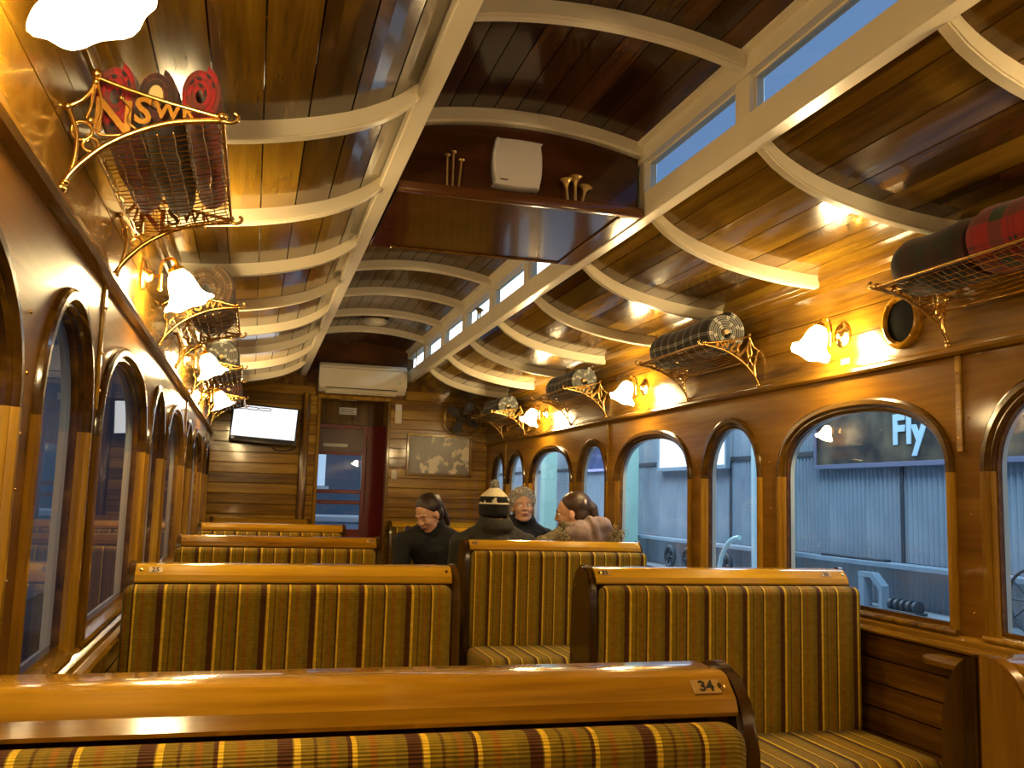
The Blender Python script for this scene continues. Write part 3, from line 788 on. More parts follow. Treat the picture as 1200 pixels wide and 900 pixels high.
# ------------------------------------------------------------------ rolled blankets
def blanket(label, sx, u, y0, y1, r, mat, core=True, z=None, turns=3.2, tilt=0.0, tall=1.0, core_r=0.52):
    """a rolled travelling rug: spiral sheet of cloth with a tan core; axis along the carriage"""
    thick = r / (turns + 0.6); t = thing('blanket_roll', label, 'blanket')
    zc = (z if z is not None else 2.052 + r + 0.012)
    t.location = (sx * (W - 0.0145 - u), y0, zc); t.rotation_euler = (0, 0, tilt); t.scale = (1, 1, tall)
    n = int(26 * turns); ny = 10; L = y1 - y0
    prof_o, prof_i, arc = [], [], [0]
    for i in range(n + 1):
        a = 2 * PI * turns * i / n; ro = 0.45 * thick + thick * a / (2 * PI)
        prof_o.append(((ro + thick * 0.92) * math.cos(a), (ro + thick * 0.92) * math.sin(a)))
        prof_i.append((ro * math.cos(a), ro * math.sin(a)))
        if i: arc.append(arc[-1] + math.dist(prof_o[-1], prof_o[-2]))
    loop = prof_o + prof_i[::-1]; us = arc + arc[::-1]; k = len(loop)
    vs, fs, uv = [], [], []
    for j in range(ny + 1):
        f = j / ny; e = min(f, 1 - f); sc = 1 - 0.10 * max(0, 1 - e / 0.10) ** 2; sag = 0.004 * math.sin(f * 9)
        for (a, b) in loop: vs.append((a * sc, f * L, b * sc + sag))
    for j in range(ny):
        for i in range(k):
            i2 = (i + 1) % k
            fs.append((j * k + i, j * k + i2, (j + 1) * k + i2, (j + 1) * k + i))
            uv.append([(us[i], j / ny * L), (us[i2], j / ny * L), (us[i2], (j + 1) / ny * L), (us[i], (j + 1) / ny * L)])
    for j in (0, ny):
        for i in range(n):
            fs.append((j * k + i, j * k + i + 1, j * k + k - 2 - i, j * k + k - 1 - i))
            uv.append([(us[i], 0), (us[i + 1], 0), (us[i + 1], 0.02), (us[i], 0.02)])
    me = bpy.data.meshes.new('cloth'); me.from_pydata(vs, [], fs)
    l = me.uv_layers.new(name='UVMap'); q = [c for f in uv for c in f]
    for i, c in enumerate(q): l.data[i].uv = c
    obj('cloth', me, mat, t, 50)
    if core: MB().lathe([(core_r * 0.9 * thick, -0.010), (core_r * thick, -0.003), (core_r * thick, L + 0.003), (core_r * 0.9 * thick, L + 0.010)], 14, Matrix.Rotation(-PI / 2, 4, 'X')).build('core', 'core', t)
    return t
blanket('large navy and white tartan roll on the rack over the dark end panel', 1, 0.165, 3.875, 4.56, 0.094, 'navy')
blanket('navy tartan roll on the rack between two lamps, map side', 1, 0.165, 5.83, 6.42, 0.088, 'navy')
blanket('navy tartan roll on the rack nearest the framed map', 1, 0.165, 7.76, 8.35, 0.088, 'navy')
blanket('bright red tartan roll lying beside a dark red roll, map side rack', 1, 0.165, 1.885, 2.24, 0.100, 'redt')
blanket('dark red tartan roll on the map side rack above the round speaker', 1, 0.165, 2.262, 2.585, 0.096, 'dkt', core=False)
blanket('red tartan roll next to the wall, television side rack', -1, 0.078, 1.93, 2.55, 0.039, 'redt', core=False, z=2.133, tall=1.75)
blanket('dark tartan roll with tan core lying between two red rolls', -1, 0.159, 1.91, 2.57, 0.038, 'dkt', z=2.132, tall=1.55, core_r=1.5)
blanket('red tartan roll along the front rail, television side rack', -1, 0.240, 1.93, 2.55, 0.039, 'redt', core=False, z=2.157, tall=1.6)
blanket('brown tartan roll on a rack of the television side', -1, 0.165, 3.88, 4.50, 0.098, 'brownt', core=False)
blanket('black tartan roll on the second rack from the television', -1, 0.165, 5.84, 6.44, 0.092, 'navy')
blanket('black tartan roll on the rack beside the television', -1, 0.165, 7.77, 8.38, 0.092, 'dkt')

# ------------------------------------------------------------------ wall lamps
def shade_mesh(sx):
    prof = [(0.010, 0.066), (0.024, 0.064), (0.034, 0.052), (0.042, 0.034), (0.046, 0.014), (0.049, -0.004), (0.056, -0.022), (0.068, -0.036), (0.080, -0.044), (0.078, -0.048), (0.064, -0.040), (0.050, -0.024), (0.042, -0.002), (0.036, 0.03), (0.010, 0.050)]
    seg = 36; vs = []; fs = []; n = len(prof)
    for r, h in prof:
        fl = max(0, (r - 0.045) / 0.035)
        for k in range(seg):
            a = 2 * PI * k / seg; rr = r * (1 + 0.045 * fl * math.cos(6 * a)); hh = h - 0.003 * fl * math.cos(6 * a)
            vs.append((rr * math.cos(a), rr * math.sin(a), hh))
    for i in range(n):
        i2 = (i + 1) % n
        for k in range(seg): fs.append((i * seg + k, i * seg + (k + 1) % seg, i2 * seg + (k + 1) % seg, i2 * seg + k))
    m = MB().add(vs, fs, Matrix.Translation((-sx * 0.135, 0, 2.006)) @ Matrix.Rotation(sx * math.radians(24), 4, 'Y'))
    return m.mesh('shade')
LAMP = {}
for sx in (1, -1):
    def P(u, z): return (-sx * u, 0, z)
    rot = Matrix.Translation((0, 0, 2.045)) @ Matrix.Rotation(-sx * PI / 2, 4, 'Y')
    bp = MB().lathe([(0.052, 0.0), (0.052, 0.006), (0.047, 0.011), (0.030, 0.014), (0.022, 0.020), (0.019, 0.030), (0.010, 0.036), (0.001, 0.037)], 28, rot).mesh('backplate')
    am = MB()
    am.tube([P(0.03, 2.045), P(0.058, 2.045)], 0.006, 8)
    am.tube(smooth_path([P(0.058, 2.005), P(0.058, 2.07), P(0.064, 2.098), P(0.084, 2.110), P(0.104, 2.100), P(0.108, 2.070)], 6), 0.0055, 8)
    am.ball(P(0.058, 2.003), 0.008, 8, 6)
    am.lathe([(0.012, 0.062), (0.027, 0.066), (0.026, 0.078), (0.012, 0.084), (0.005, 0.092)], 14, Matrix.Translation((-sx * 0.135, 0, 2.006)) @ Matrix.Rotation(sx * math.radians(24), 4, 'Y'))
    am = am.mesh('arm'); sh = shade_mesh(sx)
    for me, mt in ((bp, 'brass'), (am, 'brass'), (sh, 'shade')):
        me.materials.append(MAT[mt])
        for p in me.polygons: p.use_smooth = True
        if me is not sh: me.set_sharp_from_angle(angle=math.radians(40))
    LAMP[sx] = (bp, am, sh)
def wall_lamp(label, sx, y):
    t = thing('wall_lamp', label, 'lamp', (sx * (W - 0.0145), y, 0))
    for nm, me in zip(('backplate', 'arm', 'shade'), LAMP[sx]): link(nm, me, t)
LAMP_Y = [1.255, 3.205, 5.18, 7.15]
for y, lb in zip(LAMP_Y, ('lit tulip wall lamp on the map side above the two-tone seat end', 'lit tulip wall lamp on the map side beside the round speaker', 'lit tulip wall lamp on the map side just past the large navy roll', 'lit tulip wall lamp on the map side nearest the framed map')):
    wall_lamp(lb, 1, y)
for y, lb in zip(LAMP_Y, ('lit tulip wall lamp on the television side in front of the red tartan rolls', 'lit tulip wall lamp on the television side in front of the brown tartan roll', 'lit tulip wall lamp on the television side, second from the television', 'lit tulip wall lamp just beside the television')):
    wall_lamp(lb, -1, y)

wall_lamp('lit tulip wall lamp on the map side beside the near end wall', 1, -0.72)
wall_lamp('lit tulip wall lamp on the television side beside the near end wall', -1, -0.72)

# ------------------------------------------------------------------ fittings on the walls and roof
sp_ = thing('round_speaker', 'round dark wall speaker in a honey timber ring beside a lamp', 'speaker', (W - 0.0145, 2.845, 2.040))
rot = Matrix.Rotation(-PI / 2, 4, 'Y')
MB().lathe([(0.104, 0), (0.104, 0.014), (0.098, 0.022), (0.086, 0.024), (0.078, 0.016), (0.078, 0.001)], 40, rot, cap=False).build('ring', 'rail', sp_)
MB().lathe([(0.0775, 0.002), (0.0775, 0.008), (0.04, 0.012), (0.001, 0.013)], 36, rot).build('grille', 'grille', sp_)
for k in range(4):
    a = PI / 4 + k * PI / 2; MB().ball((-0.0235, 0.091 * math.cos(a), 0.091 * math.sin(a)), 0.0035, 8, 5).build('screw', 'brass_dull', sp_)
stk = thing('green_sticker', 'small pale green sticker on the board under a lamp, map side', 'sticker', (W - 0.0146, 3.195, 1.925))
MB().box(-0.001, 0, -0.03, 0.03, 0, 0.024).build('sheet', plain('pale_green', (0.08, 0.22, 0.10), 0.5), stk, 0)
MB().box(-0.0016, -0.001, -0.022, 0.022, 0.005, 0.018).build('print', plain('print_grey', (0.2, 0.24, 0.2), 0.6), stk, 0)

# bulkhead box hanging in the clerestory
bx = thing('bulkhead_box', 'dark varnished bulkhead box hanging in the clerestory', 'box', (0, 0, 0))
xs = np.linspace(-0.486, 0.486, 17)
poly = [(-0.486, 2.492), (0.486, 2.492)] + [(x, cler_z(x) - 0.001) for x in xs[::-1]]
MB().prism(poly, 'Y', 3.350, 3.366).build('front_panel', 'box', bx, 30)
MB().prism(poly, 'Y', 4.125, 4.141).build('back_panel', 'box', bx, 30)
MB().box(-0.488, 0.488, 3.336, 4.143, 2.478, 2.491).build('bottom_panel', 'box', bx, 0)
MB().rbox(-0.488, 0.488, 3.296, 3.335, 2.474, 2.510, 0.004, 2).build('lip', 'box', bx)
MB().rbox(-0.40, 0.399, 4.105, 4.118, 2.470, 2.4775, 0.002, 1).build('bead', 'trim', bx); MB().rbox(0.40, 0.412, 3.345, 4.118, 2.470, 2.4775, 0.002, 1).build('bead', 'trim', bx)
ht = thing('white_wall_unit', 'white rounded square unit on the dark bulkhead box', 'vent unit', (-0.028, 3.3495, 2.632))
def soft_square(hw, hh, b=0.012, n=10):
    pts = []
    for k in range(4):
        for i in range(n):
            t = i / n; e = 1 - (2 * t - 1) ** 2
            pts.append([(hw + b * e * 1.0 - b, -hh + 2 * hh * t), (hw - 2 * hw * t, hh + b * 0.4 * e - b * 0.4), (-hw - b * e + b, hh - 2 * hh * t), (-hw + 2 * hw * t, -hh - b * 0.4 * e + b * 0.4)][k])
    return pts
m = MB(); ss = soft_square(0.098, 0.098)
for sc, y in ((0.93, -0.046),):
    n = len(ss)
    vs = [(a, 0, b) for a, b in ss] + [(a, -0.036, b) for a, b in ss] + [(a * 0.95, -0.046, b * 0.95) for a, b in ss] + [(a * 0.86, -0.0475, b * 0.86) for a, b in ss]
    fs = [tuple(range(n))] + [(j * n + i, j * n + (i + 1) % n, (j + 1) * n + (i + 1) % n, (j + 1) * n + i) for j in range(3) for i in range(n)] + [tuple(3 * n + i for i in range(n))]
    m.add(vs, fs)
m.build('cover', 'white', ht, 30)
MB().box(-0.072, -0.042, -0.0486, -0.0476, -0.074, -0.069).build('maker_mark', 'ink', ht, 0)
# brass ornaments standing on the lip
def ornament(label, kind, x, y, z, h, lean, mat='brass'):
    t = thing('brass_' + kind, label, 'ornament', (x, y, z), 0, 'brass %ss in the roof' % kind)
    t.rotation_euler = (0, lean, 0)
    if kind == 'pin':
        MB().lathe([(0.004, 0), (0.0035, h * 0.93)], 10).build('stem', mat, t)
        MB().lathe([(0.0035, h * 0.93), (0.011, h * 0.97), (0.012, h), (0.002, h + 0.003)], 14).build('head', mat, t)
    else:
        MB().lathe([(0.006, 0), (0.0055, h * 0.45), (0.007, h * 0.65)], 12).build('stem', mat, t)
        MB().lathe([(0.007, h * 0.65), (0.010, h * 0.78), (0.019, h * 0.93), (0.027, h), (0.024, h + 0.003), (0.003, h * 0.85)], 20).build('bell', mat, t)
MAT['gold_paint'] = plain('gold_paint', (0.62, 0.42, 0.14), 0.35, 0.6)
for x, h, ln, wd in ((-0.303, 0.125, -0.02, 'outer, farthest from the white unit'), (-0.282, 0.140, 0.0, 'tallest, in the middle'), (-0.258, 0.112, 0.07, 'shortest, leaning')): ornament('slim brass pin on the box lip, ' + wd, 'pin', x, 3.316, 2.5105, h, ln, 'gold_paint')
for x, h, ln, wd in ((0.178, 0.085, -0.10, 'leaning towards the white unit'), (0.209, 0.100, 0.0, 'upright and tallest'), (0.238, 0.066, 0.22, 'shortest')): ornament('small brass horn on the box lip, ' + wd, 'horn', x, 3.316, 2.5105, h, ln, 'gold_paint')
for y, h, wd in ((6.20, 0.075, 'shorter'), (6.265, 0.098, 'taller')): ornament(wd + ' horn ornament on the sill of a bright clerestory window', 'horn', 0.522, y, 2.5785, h, 0.05, 'brass_dull')

# clerestory dome light
dl = thing('ceiling_light', 'unlit oval ceiling light in the clerestory near the air conditioner', 'light', (-0.02, 7.82, 2.846))
MB().lathe([(0.13, 0), (0.13, -0.015), (0.12, -0.02)][::-1], 28).build('base', 'trim', dl)
MB().lathe([(0.115, -0.02), (0.112, -0.035), (0.09, -0.05), (0.05, -0.057), (0.001, -0.058)][::-1], 28).build('diffuser', 'ivory', dl)

# air conditioner over the door
ac = thing('air_conditioner', 'cream split air conditioner above the doorway', 'air conditioner', (0.04, Y_END - 0.013, 2.325))
pf = [(0, 0.0), (-0.13, 0.0), (-0.185, 0.035), (-0.20, 0.08), (-0.20, 0.245), (-0.17, 0.275), (0, 0.275)]
MB().prism(pf, 'X', -0.42, 0.42).build('body', 'ivory', ac, 30)
MB().rbox(-0.425, 0.425, -0.2055, -0.201, 0.062, 0.236, 0.002, 1).build('front_cover', 'ivory', ac)
MB().box(-0.36, 0.33, -0.1985, -0.150, 0.030, 0.038, Matrix.Identity(4)).build('louvre_slot', 'black', ac, 0)
fl = MB().box(-0.355, 0.325, -0.05, 0, -0.003, 0.003).build('louvre', 'ivory', ac, 0); fl.location = (0, -0.135, 0.006); fl.rotation_euler = (math.radians(30), 0, 0)
MB().box(-0.415, 0.415, -0.2064, -0.2056, 0.222, 0.225).build('seam', 'ink', ac, 0)
MB().box(0.33, 0.37, -0.2064, -0.2056, 0.10, 0.115).build('display', plain('green_display', (0.4, 0.6, 0.3), 0.4), ac, 0)

# television
tv = thing('television', 'wall television with a white page on its screen', 'television', (-0.866, 8.92, 1.965))
tv.rotation_euler = Euler((math.radians(-7), math.radians(3.2), math.radians(-3)), 'XYZ')
MB().rbox(-0.303, 0.303, -0.012, 0.030, -0.180, 0.180, 0.006, 2).build('bezel', 'black', tv)
MB().rbox(-0.2, 0.2, 0.031, 0.05, -0.12, 0.12, 0.006, 1).build('back_cover', 'black', tv)
MB().box(-0.288, 0.288, -0.0135, -0.0125, -0.129, 0.165).build('screen', emis('white_screen', (0.95, 0.97, 1.0), 1.1), tv, 0)
MB().box(-0.288, 0.288, -0.0135, -0.0125, -0.166, -0.130).build('screen_bar', plain('dark_screen_bar', (0.01, 0.012, 0.02), 0.2), tv, 0)
MB().box(-0.284, -0.255, -0.0145, -0.0137, -0.159, -0.138).build('screen_badge', 'white', tv, 0)
m = MB()
for a, b in ((-0.262, -0.185), (-0.175, -0.075), (-0.065, 0.045)):
    z0, z1 = 0.128, 0.152; r = 0.011; pts = []
    for cx_, cz_, a0 in ((b - r, z1 - r, 0), (a + r, z1 - r, 1), (a + r, z0 + r, 2), (b - r, z0 + r, 3)):
        for i in range(5): an = PI / 2 * (a0 + i / 4); pts.append((cx_ + r * math.cos(an), -0.0138, cz_ + r * math.sin(an)))
    m.tube(pts, 0.0042, 5, closed=True)
m.build('screen_tabs', 'ink', tv)
m = MB(); m.box(-0.02, 0.02, 0.05, 0.24, -0.02, 0.02); m.rbox(-0.08, 0.08, 0.238, 0.246, -0.08, 0.08, 0.003, 1)
m.build('wall_mount', 'black', tv)
tag(MB().tube(smooth_path([(-0.80, 8.99, 1.80), (-0.76, 9.05, 1.745), (-0.68, 9.12, 1.735), (-0.60, 9.15, 1.75), (-0.55, 9.155, 1.785)], 8), 0.005, 6).build('cable', 'black'), 'thin black cable drooping below the television', 'cable')

# framed map
fm = thing('framed_map', 'framed grey and cream map on the end wall', 'map', (0.852, Y_END - 0.017, 1.753))
for nm, b in (('frame_rail', (-0.335, 0.335, 0.185, 0.212)), ('frame_rail', (-0.335, 0.335, -0.212, -0.185)), ('frame_stile', (-0.335, -0.308, -0.1845, 0.1845)), ('frame_stile', (0.308, 0.335, -0.1845, 0.1845))):
    MB().rbox(b[0], b[1], -0.022, 0, b[2], b[3], 0.004, 1).build(nm, 'cornice', fm)
q = NT('printed_map'); tc = q.n('ShaderNodeTexCoord'); nz = q.n('ShaderNodeTexNoise'); nz.inputs['Scale'].default_value = 5.5; nz.inputs['Detail'].default_value = 8; nz.inputs['Roughness'].default_value = 0.62
q.l(tc.outputs['Object'], nz.inputs['Vector']); r = q.ramp(nz.outputs[0], [(0.0, (0.13, 0.105, 0.075)), (0.53, (0.16, 0.13, 0.095)), (0.55, (0.62, 0.52, 0.34)), (1, (0.7, 0.6, 0.4))])
q.l(r.outputs[0], q.b.inputs['Base Color']); q.set(Roughness=0.35)
MB().box(-0.307, 0.307, -0.008, -0.001, -0.184, 0.184).build('sheet', q.m, fm, 0)

# wall fan
fn = thing('wall_fan', 'dark caged fan high on the end wall in shadow above the map', 'fan', (1.06, Y_END - 0.017, 2.14))
m = MB()
MB().lathe([(0.055, 0), (0.05, 0.04), (0.045, 0.11), (0.001, 0.12)], 18, Matrix.Rotation(PI / 2, 4, 'X')).build('motor', 'black', fn)
for r, y in ((0.19, -0.10), (0.19, -0.16), (0.13, -0.19), (0.07, -0.20)):
    m.tube([(r * math.cos(a), y, r * math.sin(a)) for a in np.linspace(0, 2 * PI, 37)[:-1]], 0.004 if r > 0.18 else 0.0025, 6, closed=True)
for k in range(18):
    a = 2 * PI * k / 18; c, s_ = math.cos(a), math.sin(a)
    m.tube([(0.055 * c, -0.06, 0.055 * s_), (0.19 * c, -0.10, 0.19 * s_), (0.19 * c, -0.16, 0.19 * s_), (0.13 * c, -0.19, 0.13 * s_), (0.02 * c, -0.203, 0.02 * s_)], 0.0018, 5)
m.build('cage', 'brass_dull', fn)
for k in range(4):
    b = MB()
    pts = [(0.03, -0.12, -0.01), (0.08, -0.13, -0.055), (0.165, -0.14, -0.05), (0.175, -0.125, 0.02), (0.10, -0.115, 0.03), (0.03, -0.115, 0.012)]
    n = len(pts); b.add([(x, y, z) for x, y, z in pts] + [(x, y + 0.003, z) for x, y, z in pts], [tuple(range(n)), tuple(range(2 * n - 1, n - 1, -1))] + [(i, (i + 1) % n, n + (i + 1) % n, n + i) for i in range(n)], Matrix.Rotation(k * PI / 2 + 0.4, 4, 'Y'))
    b.build('blade', plain('grey_blade_%d' % k, (0.10, 0.10, 0.10), 0.4, 0.5), fn)

# switches
sw = thing('switch_box', 'tall white switch box between the doorway and the framed map', 'switch', (0.42, Y_END - 0.017, 2.055))
MB().rbox(-0.034, 0.034, -0.03, 0, 0, 0.125, 0.005, 2).build('lower_cover', 'ivory', sw); MB().rbox(-0.032, 0.032, -0.026, 0, 0.127, 0.19, 0.005, 2).build('upper_cover', 'white', sw)
sw = thing('light_switch', 'small white light switch low beside the framed map', 'switch', (0.405, Y_END - 0.017, 1.55))
MB().rbox(-0.028, 0.028, -0.012, 0, -0.045, 0.045, 0.004, 2).build('plate', 'ivory', sw); MB().rbox(-0.008, 0.008, -0.02, -0.0125, -0.014, 0.014, 0.002, 1).build('toggle', 'white', sw)
ps = MB().rbox(-0.006, 0.006, -0.012, 0, -0.07, 0.07, 0.003, 1).build('pull_handle', 'brass'); ps.location = (0.482, 8.60, 2.64)
ps.rotation_euler = (0, 0, PI / 2); tag(ps, 'short brass handle beside the last clerestory window', 'handle')

# ------------------------------------------------------------------ people
def capsule(m, a, b, ra, rb, seg=14):
    a, b = Vector(a), Vector(b); d = b - a; L = max(d.length, 1e-6); t = d / L; pts = []; rs = []
    for i in range(5):
        an = PI / 2 * (1 - i / 4); pts.append(a - t * ra * math.sin(an)); rs.append(max(ra * math.cos(an), 1e-4))
    for i in range(1, 5):
        an = PI / 2 * i / 4; pts.append(b + t * rb * math.sin(an)); rs.append(max(rb * math.cos(an), 1e-4))
    m.tube(pts, rs, seg)
def remeshed(m, name, voxel, smooth_it=6):
    me = m.mesh(name); o = bpy.data.objects.new(name, me); COL.objects.link(o)
    md = o.modifiers.new('r', 'REMESH'); md.mode = 'VOXEL'; md.voxel_size = voxel
    ms = o.modifiers.new('s', 'SMOOTH'); ms.factor = 0.5; ms.iterations = smooth_it
    r = applied(o, name)
    for p in r.polygons: p.use_smooth = True
    return r
SKIN = plain('skin', (0.66, 0.36, 0.22), 0.5, Subsurface_Weight=0.0)
LIPS = plain('lips', (0.36, 0.12, 0.09), 0.45)
EYE = plain('eye_white', (0.75, 0.72, 0.68), 0.25)
IRIS = plain('iris', (0.04, 0.025, 0.015), 0.2)
DENIM = noisy('dark_trousers', (0.012, 0.014, 0.022), (0.022, 0.024, 0.034), 60, rough=0.85)
BLACK_CLOTH = noisy('black_wool', (0.006, 0.006, 0.007), (0.014, 0.013, 0.013), 45, rough=0.85, bump=0.2)
CHAR_CLOTH = noisy('charcoal_coat', (0.016, 0.014, 0.011), (0.028, 0.025, 0.020), 40, rough=0.8, bump=0.2)
PARKA = noisy('olive_tan_parka', (0.10, 0.075, 0.032), (0.24, 0.19, 0.095), 38, rough=0.9, bump=0.5)
HOOD = noisy('mauve_grey_hood', (0.20, 0.135, 0.115), (0.34, 0.245, 0.215), 11, rough=0.9, bump=0.8)
FUR = noisy('tan_fur', (0.14, 0.10, 0.045), (0.42, 0.34, 0.18), 55, rough=0.95)
def hair_mat(name, a, b, rough=0.42):
    q = NT(name); at = q.n('ShaderNodeAttribute'); at.attribute_name = 'strand'
    nz = q.n('ShaderNodeTexNoise'); nz.inputs['Scale'].default_value = 26; nz.inputs['Detail'].default_value = 4; q.l(at.outputs['Vector'], nz.inputs['Vector'])
    r = q.ramp(nz.outputs[0], [(0.35, a), (0.68, b)]); q.l(r.outputs[0], q.b.inputs['Base Color']); q.set(Roughness=rough)
    bp = q.n('ShaderNodeBump'); bp.inputs['Strength'].default_value = 0.6; bp.inputs['Distance'].default_value = 0.004; q.l(nz.outputs[0], bp.inputs['Height']); q.l(bp.outputs[0], q.b.inputs['Normal'])
    return q.m
DARK_HAIR = hair_mat('dark_brown_hair', (0.006, 0.003, 0.002), (0.05, 0.022, 0.009))
BROWN_HAIR = hair_mat('brown_hair', (0.008, 0.004, 0.002), (0.085, 0.036, 0.012))
GREY_HAIR = hair_mat('grey_hair', (0.16, 0.145, 0.125), (0.56, 0.52, 0.46), 0.7)

def person(label, loc, face, coat, torso_lean=0.06, head_at=(0, 0.03, 1.30), head_yaw=0.0, head_pitch=0.0, head_roll=0.0, shoulder_w=0.185, hands='lap', twist=0.0, extra=None, collar=0.0, neck=0.185, asleep=False):
    """seated figure; local +y is forward, origin on the floor under the hips"""
    t = thing('person', label, 'person', (loc[0], loc[1], 0), face)
    hipz = 0.655; sh_z = head_at[2] - neck; lean_y = head_at[1] - 0.03; lx = head_at[0]
    SHc = Vector((lx * 0.75, lean_y * 0.8, sh_z)); CH = Vector((lx * 0.5, lean_y * 0.55 - 0.005, sh_z - 0.12)); AB = Vector((lx * 0.2, lean_y * 0.2, 0.78))
    Tw = Matrix.Rotation(twist, 4, 'Z')
    H = Matrix.Translation(head_at) @ Matrix.Rotation(head_yaw, 4, 'Z') @ Matrix.Rotation(head_pitch, 4, 'X') @ Matrix.Rotation(head_roll, 4, 'Y')
    b = MB()
    def hp(*p): return tuple(H @ Vector(p))
    def hball(c, r, seg=18, rings=12): b.ball(c, r, seg, rings, H)
    # head
    hball((0, -0.008, 0.028), (0.074, 0.094, 0.086)); hball((0, 0.022, -0.035), (0.058, 0.066, 0.082)); hball((0, 0.052, -0.094), (0.028, 0.026, 0.022))
    for s in (-1, 1):
        hball((s * 0.034, 0.062, -0.028), (0.024, 0.024, 0.026)); hball((s * 0.075, -0.008, -0.012), (0.010, 0.018, 0.030))
        capsule(b, hp(s * 0.010, 0.086, 0.024), hp(s * 0.044, 0.074, 0.022), 0.010, 0.009)
        capsule(b, hp(s * 0.045, 0.02, -0.075), hp(s * 0.016, 0.056, -0.098), 0.018, 0.016)
        hball((s * 0.011, 0.092, -0.030), (0.010, 0.012, 0.009))
        if asleep: hball((s * 0.029, 0.066, 0.002), (0.016, 0.014, 0.012))
    capsule(b, hp(0, 0.086, 0.018), hp(0, 0.102, -0.026), 0.009, 0.012)
    hball((0, 0.082, -0.058), (0.024, 0.014, 0.008)); hball((0, 0.080, -0.068), (0.021, 0.014, 0.008))
    capsule(b, hp(0, -0.022, -0.045), tuple(SHc + Vector((0, -0.01, 0.04))), 0.052, 0.060)
    # trunk and limbs
    def trunk(m, g):
        m.ball((0, 0, hipz), (0.175 + g, 0.125 + g, 0.11), 20, 12)
        capsule(m, (0, 0, hipz + 0.05), tuple(AB), 0.125 + g, 0.122 + g); capsule(m, tuple(AB), tuple(CH), 0.125 + g, 0.135 + g)
        for s in (-1, 1):
            a = Tw @ Vector((s * (shoulder_w - 0.045), 0, 0)); capsule(m, tuple(CH + Vector((s * 0.05, 0, -0.02))), tuple(SHc + a * 0.55 + Vector((0, 0, -0.06))), 0.105 + g, 0.075 + g)
            capsule(m, tuple(SHc + Vector((s * 0.02, -0.005, 0.022))), tuple(SHc + a + Vector((0, 0, -0.045))), 0.054 + g, 0.052 + g)
    arms = []
    for s in (-1, 1):
        a = Tw @ Vector((s * shoulder_w, 0, 0))
        sh = SHc + a + Vector((0, 0, -0.055))
        el = sh + Vector((s * 0.012, -0.01 + 0.06, -0.265)) if hands == 'lap' else sh + Vector((s * 0.03, 0.09, -0.25))
        wr = Vector((s * 0.085 + lx * 0.3, el.y + 0.215, 0.735))
        arms.append((s, sh, el, wr))
    def arm(m, g):
        for s, sh, el, wr in arms:
            capsule(m, tuple(sh), tuple(el), 0.050 + g, 0.041 + g); capsule(m, tuple(el), tuple(wr), 0.041 + g, 0.029 + g)
    trunk(b, 0); arm(b, 0)
    for s, sh, el, wr in arms:
        d = (wr - el).normalized(); side = Vector((-s, 0.2, 0)).normalized()
        palm = wr + d * 0.045
        capsule(b, tuple(wr), tuple(palm + side * 0.015), 0.026, 0.024); capsule(b, tuple(palm - side * 0.02), tuple(palm + d * 0.03 + side * 0.028), 0.019, 0.017)
        for k, ln in enumerate((0.058, 0.068, 0.064, 0.05)):
            base = palm + d * 0.032 + side * (0.030 - 0.020 * k); midp = base + d * ln * 0.55 + Vector((0, 0, -0.008)); tip = midp + d * ln * 0.30 + Vector((0, 0, -0.026))
            capsule(b, tuple(base), tuple(midp), 0.0095, 0.0088, 8); capsule(b, tuple(midp), tuple(tip), 0.0088, 0.0075, 8)
        th = palm + side * 0.030 - d * 0.015
        capsule(b, tuple(th), tuple(th + side * 0.026 + d * 0.026), 0.012, 0.0105, 8); capsule(b, tuple(th + side * 0.026 + d * 0.026), tuple(th + side * 0.030 + d * 0.052), 0.0105, 0.0085, 8)
    for s in (-1, 1):
        kn = (s * 0.115, 0.43, 0.585); an = (s * 0.12, 0.40, 0.10)
        capsule(b, (s * 0.09, 0.03, hipz - 0.01), kn, 0.088, 0.062); capsule(b, kn, an, 0.060, 0.040); capsule(b, (s * 0.12, 0.375, 0.045), (s * 0.125, 0.54, 0.034), 0.040, 0.032)
    me = remeshed(b, 'body', 0.0055, 3)
    for mt in (SKIN, DENIM, LIPS, MAT['black']): me.materials.append(mt)
    Hi = H.inverted()
    for p in me.polygons:
        c = p.center; q = Hi @ c
        if c.z < 0.10: p.material_index = 3
        elif c.z < 0.70 and not any((c - w[3]).length < 0.16 and c.z > 0.66 for w in arms): p.material_index = 1
        elif abs(q.x) < 0.025 and -0.0735 < q.z < -0.053 and q.y > 0.076 and abs(q.z + 0.063) < 0.0105 * (1 - (q.x / 0.027) ** 2): p.material_index = 2
    o = bpy.data.objects.new('body', me); COL.objects.link(o); o.parent = t
    for s in (-1, 1):
        if asleep:
            lash = MB(); capsule(lash, hp(s * 0.018, 0.0815, -0.004), hp(s * 0.042, 0.0745, -0.004), 0.0022, 0.0018, 6); lash.build('eyelash', DARK_HAIR, t)
            b2 = MB(); capsule(b2, hp(s * 0.014, 0.0925, 0.026), hp(s * 0.046, 0.080, 0.026), 0.0035, 0.0025, 8); b2.build('eyebrow', DARK_HAIR, t); continue
        e = MB().ball((s * 0.029, 0.0715, 0.004), 0.0125, 14, 10, H).build('eye', EYE, t)
        MB().ball((s * 0.029 + 0.002, 0.0805, 0.0065), (0.0055, 0.004, 0.0055), 12, 8, H).build('iris', IRIS, e)
        br = MB(); capsule(br, hp(s * 0.014, 0.0925, 0.026), hp(s * 0.046, 0.080, 0.026), 0.0035, 0.0025, 8); br.build('eyebrow', DARK_HAIR if extra != 'grey' else GREY_HAIR, t)
    # coat
    c = MB(); trunk(c, 0.022); arm(c, 0.018)
